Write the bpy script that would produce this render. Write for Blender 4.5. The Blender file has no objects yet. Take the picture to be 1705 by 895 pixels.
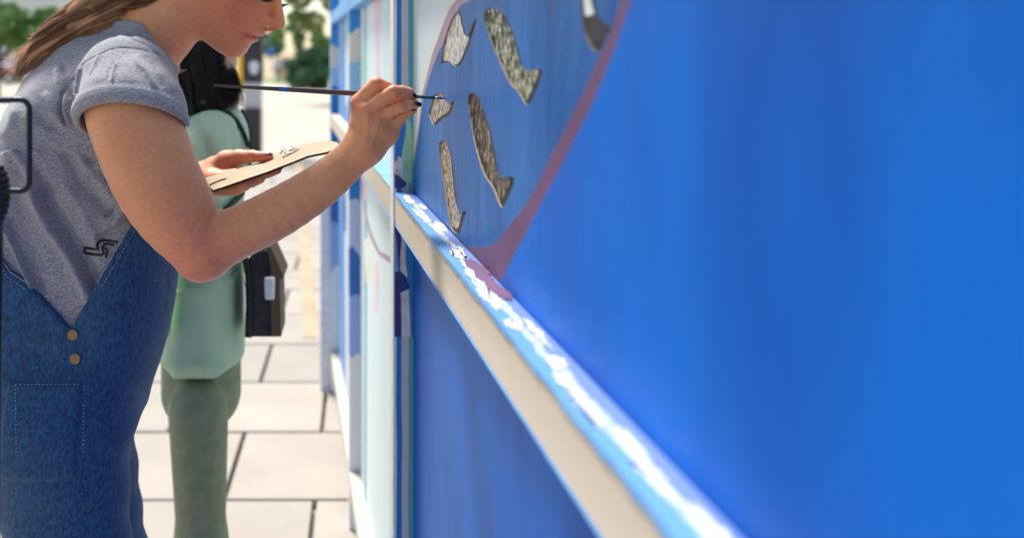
import bpy, bmesh, math, random
import numpy as np
from mathutils import Vector
from mathutils.bvhtree import BVHTree
from mathutils.geometry import delaunay_2d_cdt

C = bpy.context.scene
COL = C.collection
R = math.radians
random.seed(7)
rng = np.random.default_rng(7)

# ------------------------------------------------------------------ camera
CH, K, HZ = 1.45, 50 / 51.15 * 1705, 98.0          # eye height, focal length in px, horizon row
cam_d = bpy.data.cameras.new("camera")
cam = bpy.data.objects.new("camera", cam_d)
COL.objects.link(cam)
cam.location = (0, 0, CH)
cam.rotation_euler = (R(90), 0, 0)
cam_d.lens, cam_d.sensor_width = 50, 51.15
cam_d.shift_x = (852.5 - 600) / 1705
cam_d.shift_y = -(447.5 - HZ) / 1705
cam_d.clip_start, cam_d.clip_end = 0.05, 2000
cam_d.dof.use_dof = True
cam_d.dof.focus_distance = 1.42
cam_d.dof.aperture_fstop = 4.6
C.camera = cam

# ------------------------------------------------------------------ world and sun (bright hazy day, everything near in open shade)
wd = bpy.data.worlds.new("World")
C.world = wd
wd.use_nodes = True
wn = wd.node_tree
bg = wn.nodes["Background"]
sky = wn.nodes.new("ShaderNodeTexSky")
sky.sky_type = 'NISHITA'
sky.sun_disc = False
SUN_EL, SUN_AZ = 58, -30                              # azimuth from +Y towards +X
sky.sun_elevation = R(SUN_EL)
sky.sun_rotation = R(SUN_AZ)
sky.air_density, sky.dust_density, sky.ozone_density = 1.0, 1.0, 1.0
warm = wn.nodes.new("ShaderNodeMix"); warm.data_type = 'RGBA'; warm.blend_type = 'MULTIPLY'
warm.inputs[0].default_value = 1.0
warm.inputs[7].default_value = (1.0, .955, .90, 1)      # the photograph's warm white balance
wn.links.new(sky.outputs[0], warm.inputs[6])
wn.links.new(warm.outputs[2], bg.inputs[0])
bg.inputs[1].default_value = 0.072
sd = bpy.data.lights.new("sun", 'SUN')
sd.energy, sd.angle, sd.color = 2.3, R(16), (1, .95, .87)
so = bpy.data.objects.new("sun", sd)
COL.objects.link(so)
dv = Vector((math.sin(R(SUN_AZ)) * math.cos(R(SUN_EL)), math.cos(R(SUN_AZ)) * math.cos(R(SUN_EL)), math.sin(R(SUN_EL))))
so.rotation_euler = dv.to_track_quat('Z', 'Y').to_euler()
so.location = (-3, 10, 12)
vs = C.view_settings
vs.view_transform, vs.look, vs.gamma, vs.exposure = 'Standard', 'None', 1, 1.5
C.display_settings.display_device = 'sRGB'
C.cycles.use_denoising = True
C.cycles.max_bounces = 6

# ------------------------------------------------------------------ helpers
def W(px, py, Y):
    return np.array(((px - 600) / K * Y, Y, CH - (py - HZ) / K * Y))

def new_obj(name, me, parent=None, mats=(), kind=None):
    o = bpy.data.objects.new(name, me)
    COL.objects.link(o)
    for m in mats:
        me.materials.append(m)
    if parent:
        o.parent = parent
    if kind:
        o['kind'] = kind
    return o

def tag(o, label, cat, group=None, kind=None):
    o['label'] = label
    o['category'] = cat
    if group: o['group'] = group
    if kind: o['kind'] = kind
    return o

def empty(name, loc=(0, 0, 0), rz=0):
    """Empty at a thing's base; children are given world coordinates, see adopt()."""
    o = bpy.data.objects.new(name, None)
    COL.objects.link(o)
    o.location = loc
    o.rotation_euler.z = rz
    return o

def mesh_np(name, V, F, smooth=True):
    me = bpy.data.meshes.new(name)
    V = np.asarray(V, np.float32)
    F = np.asarray(F, np.int32)
    n, k = F.shape
    me.vertices.add(len(V)); me.vertices.foreach_set("co", V.ravel())
    me.loops.add(n * k); me.loops.foreach_set("vertex_index", F.ravel())
    me.polygons.add(n)
    me.polygons.foreach_set("loop_start", np.arange(0, n * k, k, dtype=np.int32))
    me.polygons.foreach_set("loop_total", np.full(n, k, np.int32))
    me.update(calc_edges=True)
    me.validate()
    if smooth:
        me.polygons.foreach_set("use_smooth", np.ones(len(me.polygons), bool))
    return me

def part(name, me, parent, mats, loc=None):
    """child whose mesh is given in world coordinates: shift it into the parent's frame"""
    if parent is not None:
        l = parent.location
        co = np.empty(len(me.vertices) * 3, np.float32)
        me.vertices.foreach_get("co", co)
        co = co.reshape(-1, 3) - np.array(l, np.float32)
        a = -parent.rotation_euler.z
        if a:
            c, s = math.cos(a), math.sin(a)
            x = co[:, 0] * c - co[:, 1] * s
            y = co[:, 0] * s + co[:, 1] * c
            co[:, 0], co[:, 1] = x, y
        me.vertices.foreach_set("co", co.ravel().copy())
        me.update()
    return new_obj(name, me, parent, mats)

# ---- polygon soup builder for hard surfaces
class MB:
    def __init__(s): s.bm = bmesh.new()
    def box(s, lo, hi, bev=0.0, rz=0, piv=None):
        lo, hi = Vector(lo), Vector(hi)
        r = bmesh.ops.create_cube(s.bm, size=1)
        vs_ = r['verts']
        for v in vs_:
            v.co = Vector([(lo[i] + hi[i]) / 2 + v.co[i] * (hi[i] - lo[i]) for i in range(3)])
        if bev:
            es = list({e for v in vs_ for e in v.link_edges})
            rr = bmesh.ops.bevel(s.bm, geom=es, offset=bev, segments=2, affect='EDGES', profile=.5)
            vs_ = list({v for f in rr['faces'] for v in f.verts} | {v for v in vs_ if v.is_valid})
        if rz:
            c, sn = math.cos(rz), math.sin(rz)
            p = piv or (lo + hi) / 2
            for v in vs_:
                x, y = v.co.x - p[0], v.co.y - p[1]
                v.co.x, v.co.y = p[0] + x * c - y * sn, p[1] + x * sn + y * c
        return s
    def tube(s, pts, rad, n=10, closed=False, flat=1.0):
        pts = [Vector(p) for p in pts]
        m = len(pts)
        rads = rad if hasattr(rad, '__len__') else [rad] * m
        rings = []
        up = None
        for i, p in enumerate(pts):
            if closed: t = pts[(i + 1) % m] - pts[i - 1]
            else: t = pts[min(i + 1, m - 1)] - pts[max(i - 1, 0)]
            t.normalize()
            if up is None:
                up = Vector((0, 0, 1)) if abs(t.z) < .9 else Vector((1, 0, 0))
            a = t.cross(up).normalized()
            b = a.cross(t).normalized()
            up = b
            rings.append([s.bm.verts.new(p + (a * math.cos(2 * math.pi * k / n) + b * math.sin(2 * math.pi * k / n) * flat) * rads[i]) for k in range(n)])
        for i in range(m if closed else m - 1):
            r0, r1 = rings[i], rings[(i + 1) % m]
            for k in range(n):
                f = s.bm.faces.new((r0[k], r0[(k + 1) % n], r1[(k + 1) % n], r1[k])); f.smooth = True
        if not closed:
            s.bm.faces.new(rings[0][::-1]); s.bm.faces.new(rings[-1])
        return s
    def face(s, pts):
        s.bm.faces.new([s.bm.verts.new(p) for p in pts]); return s
    def prism(s, pts, vec):
        a = [s.bm.verts.new(p) for p in pts]
        b = [s.bm.verts.new(Vector(p) + Vector(vec)) for p in pts]
        s.bm.faces.new(a); s.bm.faces.new(b[::-1])
        n = len(a)
        for i in range(n):
            s.bm.faces.new((a[i], b[i], b[(i + 1) % n], a[(i + 1) % n]))
        return s
    def sphere(s, c, r, sc=(1, 1, 1), seg=16):
        rr = bmesh.ops.create_uvsphere(s.bm, u_segments=seg, v_segments=seg // 2 + 2, radius=r)
        for v in rr['verts']:
            v.co = Vector((v.co.x * sc[0] + c[0], v.co.y * sc[1] + c[1], v.co.z * sc[2] + c[2]))
            for f in v.link_faces: f.smooth = True
        return s
    def build(s, name, mats, parent=None):
        bmesh.ops.recalc_face_normals(s.bm, faces=s.bm.faces)
        me = bpy.data.meshes.new(name)
        s.bm.to_mesh(me); s.bm.free()
        return part(name, me, parent, mats if isinstance(mats, (list, tuple)) else [mats])

# ---- signed distance modelling, meshed with surface nets
def smin(a, b, k):
    if k <= 0: return np.minimum(a, b)
    h = np.maximum(k - np.abs(a - b), 0) / k
    return np.minimum(a, b) - h * h * k * .25
def smax(a, b, k): return -smin(-a, -b, k)

def seg(p, a, b, ra, rb):
    a = np.asarray(a, np.float32); b = np.asarray(b, np.float32)
    ba = b - a
    t = np.clip(((p - a) @ ba) / max(float(ba @ ba), 1e-12), 0, 1)
    q = p - a - t[:, None] * ba
    return np.sqrt((q * q).sum(1)) - (ra + (rb - ra) * t)

def chain(p, nodes, k=0.0):
    """nodes: (px, py, Y, radius in px at that Y)"""
    d = None
    N = [(W(n[0], n[1], n[2]), n[3] * n[2] / K) for n in nodes]
    for (a, ra), (b, rb) in zip(N[:-1], N[1:]):
        e = seg(p, a, b, ra, rb)
        d = e if d is None else smin(d, e, k)
    return d

def ball(p, c, r, sc=(1, 1, 1)):
    q = (p - np.asarray(c, np.float32)) / np.asarray(sc, np.float32)
    return (np.sqrt((q * q).sum(1)) - r) * min(sc)

def poly2(x, y, P):
    """signed distance to a closed 2D polygon (negative inside)"""
    P = np.asarray(P, np.float32)
    d = np.full(x.shape, 1e9, np.float32)
    s = np.ones(x.shape, np.float32)
    n = len(P)
    for i in range(n):
        ax, ay = P[i]; bx, by = P[i - 1]
        ex, ey = bx - ax, by - ay
        wx, wy = x - ax, y - ay
        t = np.clip((wx * ex + wy * ey) / max(ex * ex + ey * ey, 1e-9), 0, 1)
        qx, qy = wx - ex * t, wy - ey * t
        d = np.minimum(d, qx * qx + qy * qy)
        c1, c2, c3 = y >= ay, y < by, ex * wy > ey * wx
        fl = (c1 & c2 & c3) | (~c1 & ~c2 & ~c3)
        s = np.where(fl, -s, s)
    return s * np.sqrt(d)

def line2(x, y, P):
    d = np.full(x.shape, 1e9, np.float32)
    for (ax, ay), (bx, by) in zip(P[:-1], P[1:]):
        ex, ey = bx - ax, by - ay
        wx, wy = x - ax, y - ay
        t = np.clip((wx * ex + wy * ey) / max(ex * ex + ey * ey, 1e-9), 0, 1)
        d = np.minimum(d, (wx - ex * t) ** 2 + (wy - ey * t) ** 2)
    return np.sqrt(d)

def smooth_poly(P, it=2):
    P = [tuple(map(float, q)) for q in P]
    for _ in range(it):
        Q = []
        for i in range(len(P)):
            a, b = P[i], P[(i + 1) % len(P)]
            Q += [(a[0] * .75 + b[0] * .25, a[1] * .75 + b[1] * .25), (a[0] * .25 + b[0] * .75, a[1] * .25 + b[1] * .75)]
        P = Q
    return P

def inflate(d2, lat, D, Wd):
    return np.sqrt(np.maximum(D + d2, 0) ** 2 + (lat * D / Wd) ** 2) - D

def nets(f, lo, hi, h, B=8, slack=1.6):
    lo = np.asarray(lo, float); hi = np.asarray(hi, float)
    nb = np.ceil((hi - lo) / (h * B)).astype(int)
    g = np.stack(np.meshgrid(*[np.arange(n) for n in nb], indexing='ij'), -1).reshape(-1, 3)
    cen = lo + (g + .5) * h * B
    fc = np.concatenate([f(c.astype(np.float32)) for c in np.array_split(cen, max(1, len(cen) // 60000))])
    g = g[np.abs(fc) < h * B * .87 * slack]
    N = nb * B + 2
    off = np.stack(np.meshgrid(*[np.arange(B + 1)] * 3, indexing='ij'), -1)
    ids, pos, val0 = [], [], []
    for gg in np.array_split(g, max(1, len(g) // 250)):
        idx = gg[:, None, None, None, :] * B + off
        p = (lo + idx * h).reshape(-1, 3).astype(np.float32)
        v = f(p).reshape(len(gg), B + 1, B + 1, B + 1)
        c = np.stack([v[:, i:i + B, j:j + B, k:k + B] for i in (0, 1) for j in (0, 1) for k in (0, 1)], -1)
        s = c < 0
        act = s.any(-1) & ~s.all(-1)
        w = np.argwhere(act)
        if not len(w): continue
        cv = c[act]
        base = gg[w[:, 0]] * B + w[:, 1:]
        cor = np.array([(i, j, k) for i in (0, 1) for j in (0, 1) for k in (0, 1)], float)
        acc = np.zeros((len(w), 3)); cnt = np.zeros(len(w))
        for a in range(8):
            for b in range(a + 1, 8):
                if abs(cor[a] - cor[b]).sum() != 1: continue
                va, vb = cv[:, a], cv[:, b]
                m = (va < 0) != (vb < 0)
                t = np.where(m, va / np.where(m, va - vb, 1), 0)
                acc += np.where(m[:, None], cor[a] + t[:, None] * (cor[b] - cor[a]), 0)
                cnt += m
        pos.append(lo + (base + acc / cnt[:, None]) * h)
        ids.append((base[:, 0] * N[1] + base[:, 1]) * N[2] + base[:, 2])
        val0.append(cv[:, [0, 4, 2, 1]] < 0)
    ids = np.concatenate(ids); pos = np.concatenate(pos); sg = np.concatenate(val0)
    o = np.argsort(ids); ids, pos, sg = ids[o], pos[o], sg[o]
    st = [N[1] * N[2], N[2], 1]
    quads = []
    for ax in range(3):
        m = sg[:, 0] != sg[:, ax + 1]
        b, c = [(1, 2), (2, 0), (0, 1)][ax]
        i0 = ids[m]
        q = np.stack([i0, i0 - st[b], i0 - st[b] - st[c], i0 - st[c]], 1)
        k = np.searchsorted(ids, q); k = np.minimum(k, len(ids) - 1)
        ok = (ids[k] == q).all(1)
        fl = sg[m, 0]
        k = np.where(fl[:, None], k, k[:, ::-1])
        quads.append(k[ok])
    return pos, np.concatenate(quads)

# ------------------------------------------------------------------ materials
def mat(name, col, rough=.6, col2=None, scale=10, stretch=(1, 1, 1), bump=0, bscale=None, metal=0, spec=.5, detail=4,
        contrast=(.35, .65), sss=0, sheen=0, bdist=.002, bstretch=None, coat=0, trans=0):
    m = bpy.data.materials.new(name)
    m.use_nodes = True
    nt = m.node_tree
    b = nt.nodes["Principled BSDF"]
    b.inputs["Roughness"].default_value = rough
    b.inputs["Metallic"].default_value = metal
    b.inputs["Specular IOR Level"].default_value = spec
    b.inputs["Base Color"].default_value = (*col, 1)
    if sss:
        b.inputs["Subsurface Weight"].default_value = sss
        b.inputs["Subsurface Radius"].default_value = (1, .35, .2)
        b.inputs["Subsurface Scale"].default_value = .012
    if sheen:
        b.inputs["Sheen Weight"].default_value = sheen
        b.inputs["Sheen Roughness"].default_value = .5
    if coat: b.inputs["Coat Weight"].default_value = coat
    if trans: b.inputs["Transmission Weight"].default_value = trans
    tc = nt.nodes.new("ShaderNodeTexCoord")
    def noise(sc, st, det):
        mp = nt.nodes.new("ShaderNodeMapping")
        mp.inputs["Scale"].default_value = st
        nt.links.new(tc.outputs["Object"], mp.inputs[0])
        n = nt.nodes.new("ShaderNodeTexNoise")
        n.inputs["Scale"].default_value = sc
        n.inputs["Detail"].default_value = det
        nt.links.new(mp.outputs[0], n.inputs[0])
        return n
    if col2 is not None:
        n = noise(scale, stretch, detail)
        r = nt.nodes.new("ShaderNodeValToRGB")
        r.color_ramp.elements[0].position, r.color_ramp.elements[1].position = contrast
        r.color_ramp.elements[0].color = (*col, 1)
        r.color_ramp.elements[1].color = (*col2, 1)
        nt.links.new(n.outputs[0], r.inputs[0])
        nt.links.new(r.outputs[0], b.inputs["Base Color"])
    if bump:
        n = noise(bscale or scale * 4, bstretch or stretch, 5)
        bp = nt.nodes.new("ShaderNodeBump")
        bp.inputs["Strength"].default_value = bump
        bp.inputs["Distance"].default_value = bdist
        nt.links.new(n.outputs[0], bp.inputs["Height"])
        nt.links.new(bp.outputs[0], b.inputs["Normal"])
    return m

def bands(name, axis, stops, rough=.5, wob=.01, nscale=8, mult=True, nstretch=(1, 1, .25), bump=.15):
    """paint in bands along one object axis (0 x, 1 y, 2 z) with wobbly edges; stops: (position, colour)"""
    m = bpy.data.materials.new(name); m.use_nodes = True
    nt = m.node_tree; L = nt.links.new
    b = nt.nodes["Principled BSDF"]; b.inputs["Roughness"].default_value = rough
    tc = nt.nodes.new("ShaderNodeTexCoord")
    sp = nt.nodes.new("ShaderNodeSeparateXYZ"); L(tc.outputs["Object"], sp.inputs[0])
    mp = nt.nodes.new("ShaderNodeMapping"); mp.inputs["Scale"].default_value = nstretch; L(tc.outputs["Object"], mp.inputs[0])
    n = nt.nodes.new("ShaderNodeTexNoise"); n.inputs["Scale"].default_value = nscale; n.inputs["Detail"].default_value = 5; L(mp.outputs[0], n.inputs[0])
    ma = nt.nodes.new("ShaderNodeMath"); ma.operation = 'MULTIPLY_ADD'
    L(n.outputs[0], ma.inputs[0]); ma.inputs[1].default_value = wob; L(sp.outputs[axis], ma.inputs[2])
    lo, hi = stops[0][0], stops[-1][0]
    mr = nt.nodes.new("ShaderNodeMapRange"); mr.inputs[1].default_value = lo + wob * .5; mr.inputs[2].default_value = hi + wob * .5; L(ma.outputs[0], mr.inputs[0])
    r = nt.nodes.new("ShaderNodeValToRGB"); r.color_ramp.interpolation = 'CONSTANT'
    e = r.color_ramp.elements
    while len(e) > 1: e.remove(e[-1])
    for i, (p, c) in enumerate(stops):
        q = (p - lo) / (hi - lo)
        x = e[0] if i == 0 else e.new(min(q, .9999))
        x.position = min(q, .9999); x.color = (*c, 1)
    L(mr.outputs[0], r.inputs[0]); L(r.outputs[0], b.inputs["Base Color"])
    bp = nt.nodes.new("ShaderNodeBump"); bp.inputs["Strength"].default_value = bump; bp.inputs["Distance"].default_value = .003
    L(n.outputs[0], bp.inputs["Height"]); L(bp.outputs[0], b.inputs["Normal"])
    return m

M = {}
M['paving'] = mat("paving", (.44, .38, .30), .9, (.52, .46, .37), .8, bump=.2, bscale=30)
M['road'] = mat("road", (.24, .21, .18), .9, (.38, .36, .33), 2)
M['tan'] = mat("tan_ground", (.40, .31, .20), .9, (.46, .37, .25), 3)
M['grass'] = mat("grass", (.10, .20, .04), .9, (.16, .28, .06), 5)
# skin: tint comes from a per-vertex pigment attribute
def skin_mat(name, base, blush, pale):
    m = mat(name, base, .47, None, sss=.14, bump=.25, bscale=380, bdist=.0008, spec=.42, sheen=.22)
    nt = m.node_tree; L = nt.links.new; b = nt.nodes["Principled BSDF"]
    at = nt.nodes.new("ShaderNodeAttribute"); at.attribute_name = "tint"
    tc = nt.nodes.new("ShaderNodeTexCoord")
    n = nt.nodes.new("ShaderNodeTexNoise"); n.inputs["Scale"].default_value = 28; n.inputs["Detail"].default_value = 7; L(tc.outputs["Object"], n.inputs[0])
    mx = nt.nodes.new("ShaderNodeMix"); mx.data_type = 'RGBA'
    mx.inputs[6].default_value = (*base, 1); mx.inputs[7].default_value = (*pale, 1)
    mr = nt.nodes.new("ShaderNodeMapRange"); mr.inputs[1].default_value = .35; mr.inputs[2].default_value = .7; L(n.outputs[0], mr.inputs[0]); L(mr.outputs[0], mx.inputs[0])
    mu = nt.nodes.new("ShaderNodeMath"); mu.operation = 'MULTIPLY'; mu.use_clamp = True
    m3 = nt.nodes.new("ShaderNodeMapRange"); m3.inputs[1].default_value = .3; m3.inputs[2].default_value = .62; m3.inputs[3].default_value = .55; m3.inputs[4].default_value = 1.25; L(n.outputs[0], m3.inputs[0])
    L(at.outputs["Fac"], mu.inputs[0]); L(m3.outputs[0], mu.inputs[1])
    m2 = nt.nodes.new("ShaderNodeMix"); m2.data_type = 'RGBA'; m2.inputs[7].default_value = (*blush, 1)
    L(mu.outputs[0], m2.inputs[0]); L(mx.outputs[2], m2.inputs[6]); 
    # sparse small moles and freckles
    vo = nt.nodes.new("ShaderNodeTexVoronoi"); vo.inputs["Scale"].default_value = 52; L(tc.outputs["Object"], vo.inputs[0])
    lt = nt.nodes.new("ShaderNodeMapRange"); lt.inputs[1].default_value = .05; lt.inputs[2].default_value = .085; lt.inputs[3].default_value = 1; lt.inputs[4].default_value = 0; L(vo.outputs["Distance"], lt.inputs[0])
    sx = nt.nodes.new("ShaderNodeSeparateColor"); L(vo.outputs["Color"], sx.inputs[0])
    gt = nt.nodes.new("ShaderNodeMapRange"); gt.inputs[1].default_value = .78; gt.inputs[2].default_value = .98; gt.inputs[4].default_value = .75; L(sx.outputs[0], gt.inputs[0])
    mm_ = nt.nodes.new("ShaderNodeMath"); mm_.operation = 'MULTIPLY'; L(lt.outputs[0], mm_.inputs[0]); L(gt.outputs[0], mm_.inputs[1])
    m4 = nt.nodes.new("ShaderNodeMix"); m4.data_type = 'RGBA'; m4.inputs[7].default_value = (.16, .05, .03, 1); L(mm_.outputs[0], m4.inputs[0]); L(m2.outputs[2], m4.inputs[6])
    # finer mottling
    nf = nt.nodes.new("ShaderNodeTexNoise"); nf.inputs["Scale"].default_value = 160; nf.inputs["Detail"].default_value = 4; L(tc.outputs["Object"], nf.inputs[0])
    mf = nt.nodes.new("ShaderNodeMapRange"); mf.inputs[1].default_value = .35; mf.inputs[2].default_value = .65; mf.inputs[3].default_value = .93; mf.inputs[4].default_value = 1.03; L(nf.outputs[0], mf.inputs[0])
    m5 = nt.nodes.new("ShaderNodeMix"); m5.data_type = 'RGBA'; m5.blend_type = 'MULTIPLY'; m5.inputs[0].default_value = 1; L(m4.outputs[2], m5.inputs[6]); L(mf.outputs[0], m5.inputs[7])
    L(m5.outputs[2], b.inputs["Base Color"])
    return m
M['skin'] = skin_mat("skin", (.72, .295, .13), (.62, .14, .09), (.76, .35, .17))
M['skin2'] = skin_mat("skin_of_second_person", (.42, .24, .16), (.5, .18, .12), (.46, .27, .19))
M['jersey'] = mat("heather_grey_jersey", (.155, .152, .18), .92, (.40, .39, .425), 520, (.5, .5, 1.7), bump=.35, bscale=700, sheen=.25, detail=3, contrast=(.33, .66), bdist=.0006)
M['denim'] = mat("indigo_denim", (.008, .04, .11), .85, (.025, .10, .22), 260, (1, 1, .5), bump=.4, bscale=900, sheen=.1, bdist=.0006)
M['denim_edge'] = mat("worn_denim_edge", (.14, .18, .26), .9, (.4, .42, .48), 300)
M['thread'] = mat("navy_thread", (.012, .03, .08), .8)
M['print'] = mat("black_print", (.008, .008, .008), .5)
M['nail'] = mat("dark_nail_polish", (.012, .006, .016), .2, coat=.5)
M['lash'] = mat("lash", (.01, .007, .006), .6)
M['wood_brush'] = mat("dark_brush_handle", (.035, .014, .012), .35, (.06, .022, .018), 60, (1, .1, 1), coat=.4)
M['ferrule'] = mat("painted_ferrule", (.01, .09, .10), .3, (.02, .14, .13), 90, metal=.4)
M['bristle'] = mat("blue_wet_bristle", (.004, .05, .12), .35)
M['blue_mark'] = mat("blue_mark", (.01, .12, .4), .5)
M['red_mark'] = mat("red_mark", (.3, .01, .03), .5)
M['card'] = mat("pale_cardboard", (.42, .32, .22), .9, (.49, .385, .27), 40, (.3, 1, 1), bump=.25, bscale=300, bdist=.0006)
M['card_edge'] = mat("dark_cardboard_edge", (.02, .015, .012), .95)
M['cream_paint'] = mat("wet_cream_paint", (.75, .66, .5), .2, coat=.6)
M['band'] = mat("dark_wristband", (.012, .014, .02), .6)
# mural paints
M['inside'] = mat("mural_blue_inside", (.002, .080, .30), .42, (.012, .135, .43), 8, (1, 1, .4), bump=.6, bscale=22, bdist=.004, bstretch=(1, 1, .35), spec=.2)
M['outside'] = mat("mural_blue_outside", (.0, .085, .42), .40, (.0, .150, .62), 4, (1, 1, .35), bump=.35, bscale=14, bdist=.004, spec=.1)
M['purple'] = mat("mural_purple", (.105, .045, .12), .6, (.145, .065, .165), 9, bump=.2, bscale=30)
M['mauve'] = mat("mural_mauve_line", (.36, .24, .34), .5, (.42, .28, .38), 9, bump=.2, bscale=30)
M['mint'] = mat("mural_mint", (.62, .76, .78), .5, (.70, .82, .83), 5, (1, 1, .2), bump=.2, bscale=26, bstretch=(1, 1, .2))
M['cream'] = mat("mural_cream_line", (.68, .74, .62), .5, (.74, .78, .66), 8)
M['pink'] = mat("mural_pink", (.80, .55, .66), .5, (.84, .62, .72), 8)
M['ply'] = mat("plywood_cut_edge", (.20, .15, .10), .8, (.34, .26, .18), 60)
M['timber'] = mat("bare_cream_timber", (.56, .48, .38), .6, (.68, .59, .48), 14, (1, .06, 1), bump=.15, bscale=90)
M['white_paint'] = mat("white_primer", (.58, .63, .72), .5, (.74, .77, .82), 40)
M['frame_blue'] = mat("frame_blue", (.02, .2, .62), .45, (.06, .30, .72), 8, (1, 1, .2))
M['black_metal'] = mat("dark_blue_black_steel", (.012, .022, .035), .35, metal=.6)
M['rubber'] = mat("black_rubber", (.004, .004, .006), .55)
# ------------------------------------------------------------------ ground
def sheet(name, x0, x1, y0, y1, z, m, kind='structure'):
    mb = MB(); mb.face([(x0, y0, z), (x1, y0, z), (x1, y1, z), (x0, y1, z)])
    o = mb.build(name, m); o['kind'] = kind
    return o
sheet('ground', -700, 700, -60, 1400, -.06, M['tan'])
sheet('road', -60, 60, 15, 62, -.052, M['paving'])
pav = sheet('pavement', -4.2, 3.0, -3.0, 15.0, -.034, M['road'])
sheet('grass_verge', -60, 60, 64, 75, -.045, M['grass'])
slab_m = [mat("slab%d" % i, c, .88, tuple(x * 1.12 for x in c), 3, bump=.25, bscale=60) for i, c in enumerate([(.36, .32, .27), (.39, .345, .29), (.34, .305, .26), (.23, .21, .19), (.26, .235, .21), (.20, .185, .17)])]
slab_me = []
for i in range(6):
    mb = MB(); mb.box((-.292, -.292, -.03), (.292, .292, 0), bev=.004)
    bmesh.ops.recalc_face_normals(mb.bm, faces=mb.bm.faces)
    me = bpy.data.meshes.new('paving_slab'); mb.bm.to_mesh(me); mb.bm.free(); me.materials.append(slab_m[i]); slab_me.append(me)
for j in range(24):
    for i in range(9):
        s = bpy.data.objects.new('paving_slab', random.choice(slab_me[:3])); COL.objects.link(s)
        s.parent = pav
        s.location = (-3.75 + i * .6 + (j % 2) * .3, -1.2 + j * .6, random.uniform(-.002, 0))
# ------------------------------------------------------------------ the mural fence
A, SL = .2296, .0744
FY = 1.805
fence = empty('mural_fence', (A - SL * FY, FY, 0), math.atan(SL))
tag(fence, 'timber framed painted board fence with cut-out shapes, blue oval mural and pale strips', 'fence')
def Q(px, py, a=A):
    Y = K * a / (px - 476)
    return (Y, CH - (py - HZ) / K * Y)
def inside(pt, P):
    x, y = pt; r = False
    j = len(P) - 1
    for i in range(len(P)):
        if (P[i][1] > y) != (P[j][1] > y) and x < (P[j][0] - P[i][0]) * (y - P[i][1]) / (P[j][1] - P[i][1]) + P[i][0]: r = not r
        j = i
    return r
def paint_panel(name, outer, holes, regions, base, thick=.0022, edge='ply'):
    """board with sharp-edged paint regions and holes cut right through; coordinates are (Y, z) on the fence plane"""
    V, E = [], []
    def loop(P, closed=True):
        n = len(V); V.extend([Vector(p) for p in P])
        for i in range(len(P) - (0 if closed else 1)): E.append((n + i, n + (i + 1) % len(P)))
    loop(outer)
    for h in holes: loop(h)
    for r, _ in regions: loop(r)
    vv, _, ff, *_r = delaunay_2d_cdt(V, E, [], 0, 1e-6)
    names = [base] + [n for _, n in regions] + [edge]
    mats = []
    for n in names:
        if n not in mats: mats.append(n)
    bm = bmesh.new()
    bv = [bm.verts.new((A - SL * v[0], v[0], v[1])) for v in vv]
    for f in ff:
        c = (sum(vv[i][0] for i in f) / 3, sum(vv[i][1] for i in f) / 3)
        if not inside(c, outer) or any(inside(c, h) for h in holes): continue
        k = base
        for r, n in regions:
            if inside(c, r): k = n
        try: fa = bm.faces.new([bv[i] for i in f])
        except ValueError: continue
        fa.material_index = mats.index(k)
        fa.normal_update()
        if fa.normal.x > 0: fa.normal_flip()
    for P in [outer] + holes:
        n = len(P)
        a = [bm.verts.new((A - SL * p[0], p[0], p[1])) for p in P]
        b = [bm.verts.new((A - SL * p[0] + thick, p[0], p[1])) for p in P]
        for i in range(n):
            fa = bm.faces.new((a[i], a[(i + 1) % n], b[(i + 1) % n], b[i])); fa.material_index = mats.index(edge)
    for v in [v for v in bm.verts if not v.link_faces]: bm.verts.remove(v)
    me = bpy.data.meshes.new(name); bm.to_mesh(me); bm.free()
    return part(name, me, fence, [M[n] for n in mats])
zo = lambda pts, s, ox, oy: [(ox + x / s, oy + y / s) for x, y in pts]
cut = [
 zo([(462,80),(420,120),(395,180),(370,250),(350,340),(335,440),(328,482),(345,472),(375,465),(410,475),(440,498),(470,492),(495,455),(520,400),(545,330),(560,270),(583,220),(600,122),(578,155),(555,210),(535,265),(525,278),(512,250),(505,215),(490,150),(475,95)], 4.473, 660, 0),
 zo([(650,95),(665,75),(690,64),(740,65),(780,85),(815,130),(850,200),(880,270),(905,360),(925,450),(938,495),(955,518),(990,525),(1050,508),(1088,522),(1080,570),(1050,650),(1020,720),(990,780),(965,786),(935,740),(910,690),(880,655),(850,635),(820,580),(780,490),(745,410),(700,310),(670,210),(652,150)], 4.473, 660, 0),
 zo([(820,258),(840,247),(865,247),(888,262),(905,300),(925,332),(945,318),(960,292),(969,302),(960,350),(940,400),(925,418),(895,430),(860,455),(840,482),(825,490),(802,478),(790,430),(775,395),(790,350),(805,300)], 4.477, 540, 100),
 zo([(530,745),(533,712),(548,694),(575,692),(600,702),(620,740),(650,820),(670,890)], 4.473, 660, 0) + zo([(470,130),(500,280),(520,390),(532,440),(548,478),(570,474),(590,466),(620,464),(636,470),(630,520),(600,590),(572,650),(553,676),(535,660),(510,590),(480,520),(440,475),(410,400),(380,300),(350,180),(325,0)], 4.069, 700, 180),
 zo([(124,238),(132,224),(150,219),(175,226),(200,280),(220,370),(228,470),(240,580),(255,680),(268,714),(280,712),(300,690),(313,705),(298,735),(290,760),(280,800),(268,858),(205,830),(195,750),(180,680),(160,540),(140,400),(128,300)], 4.069, 700, 180),
 zo([(225,-250),(236,0),(245,90),(255,180),(280,250),(310,300),(330,314),(348,310),(370,280),(385,240),(400,200),(432,162),(410,158),(390,150),(360,120),(335,80),(318,0),(290,-200)], 3.58, 900, 0)]
holes = [[Q(*p) for p in smooth_poly(c, 2)] for c in cut]
ZB, ZT = .12, 2.15
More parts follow.
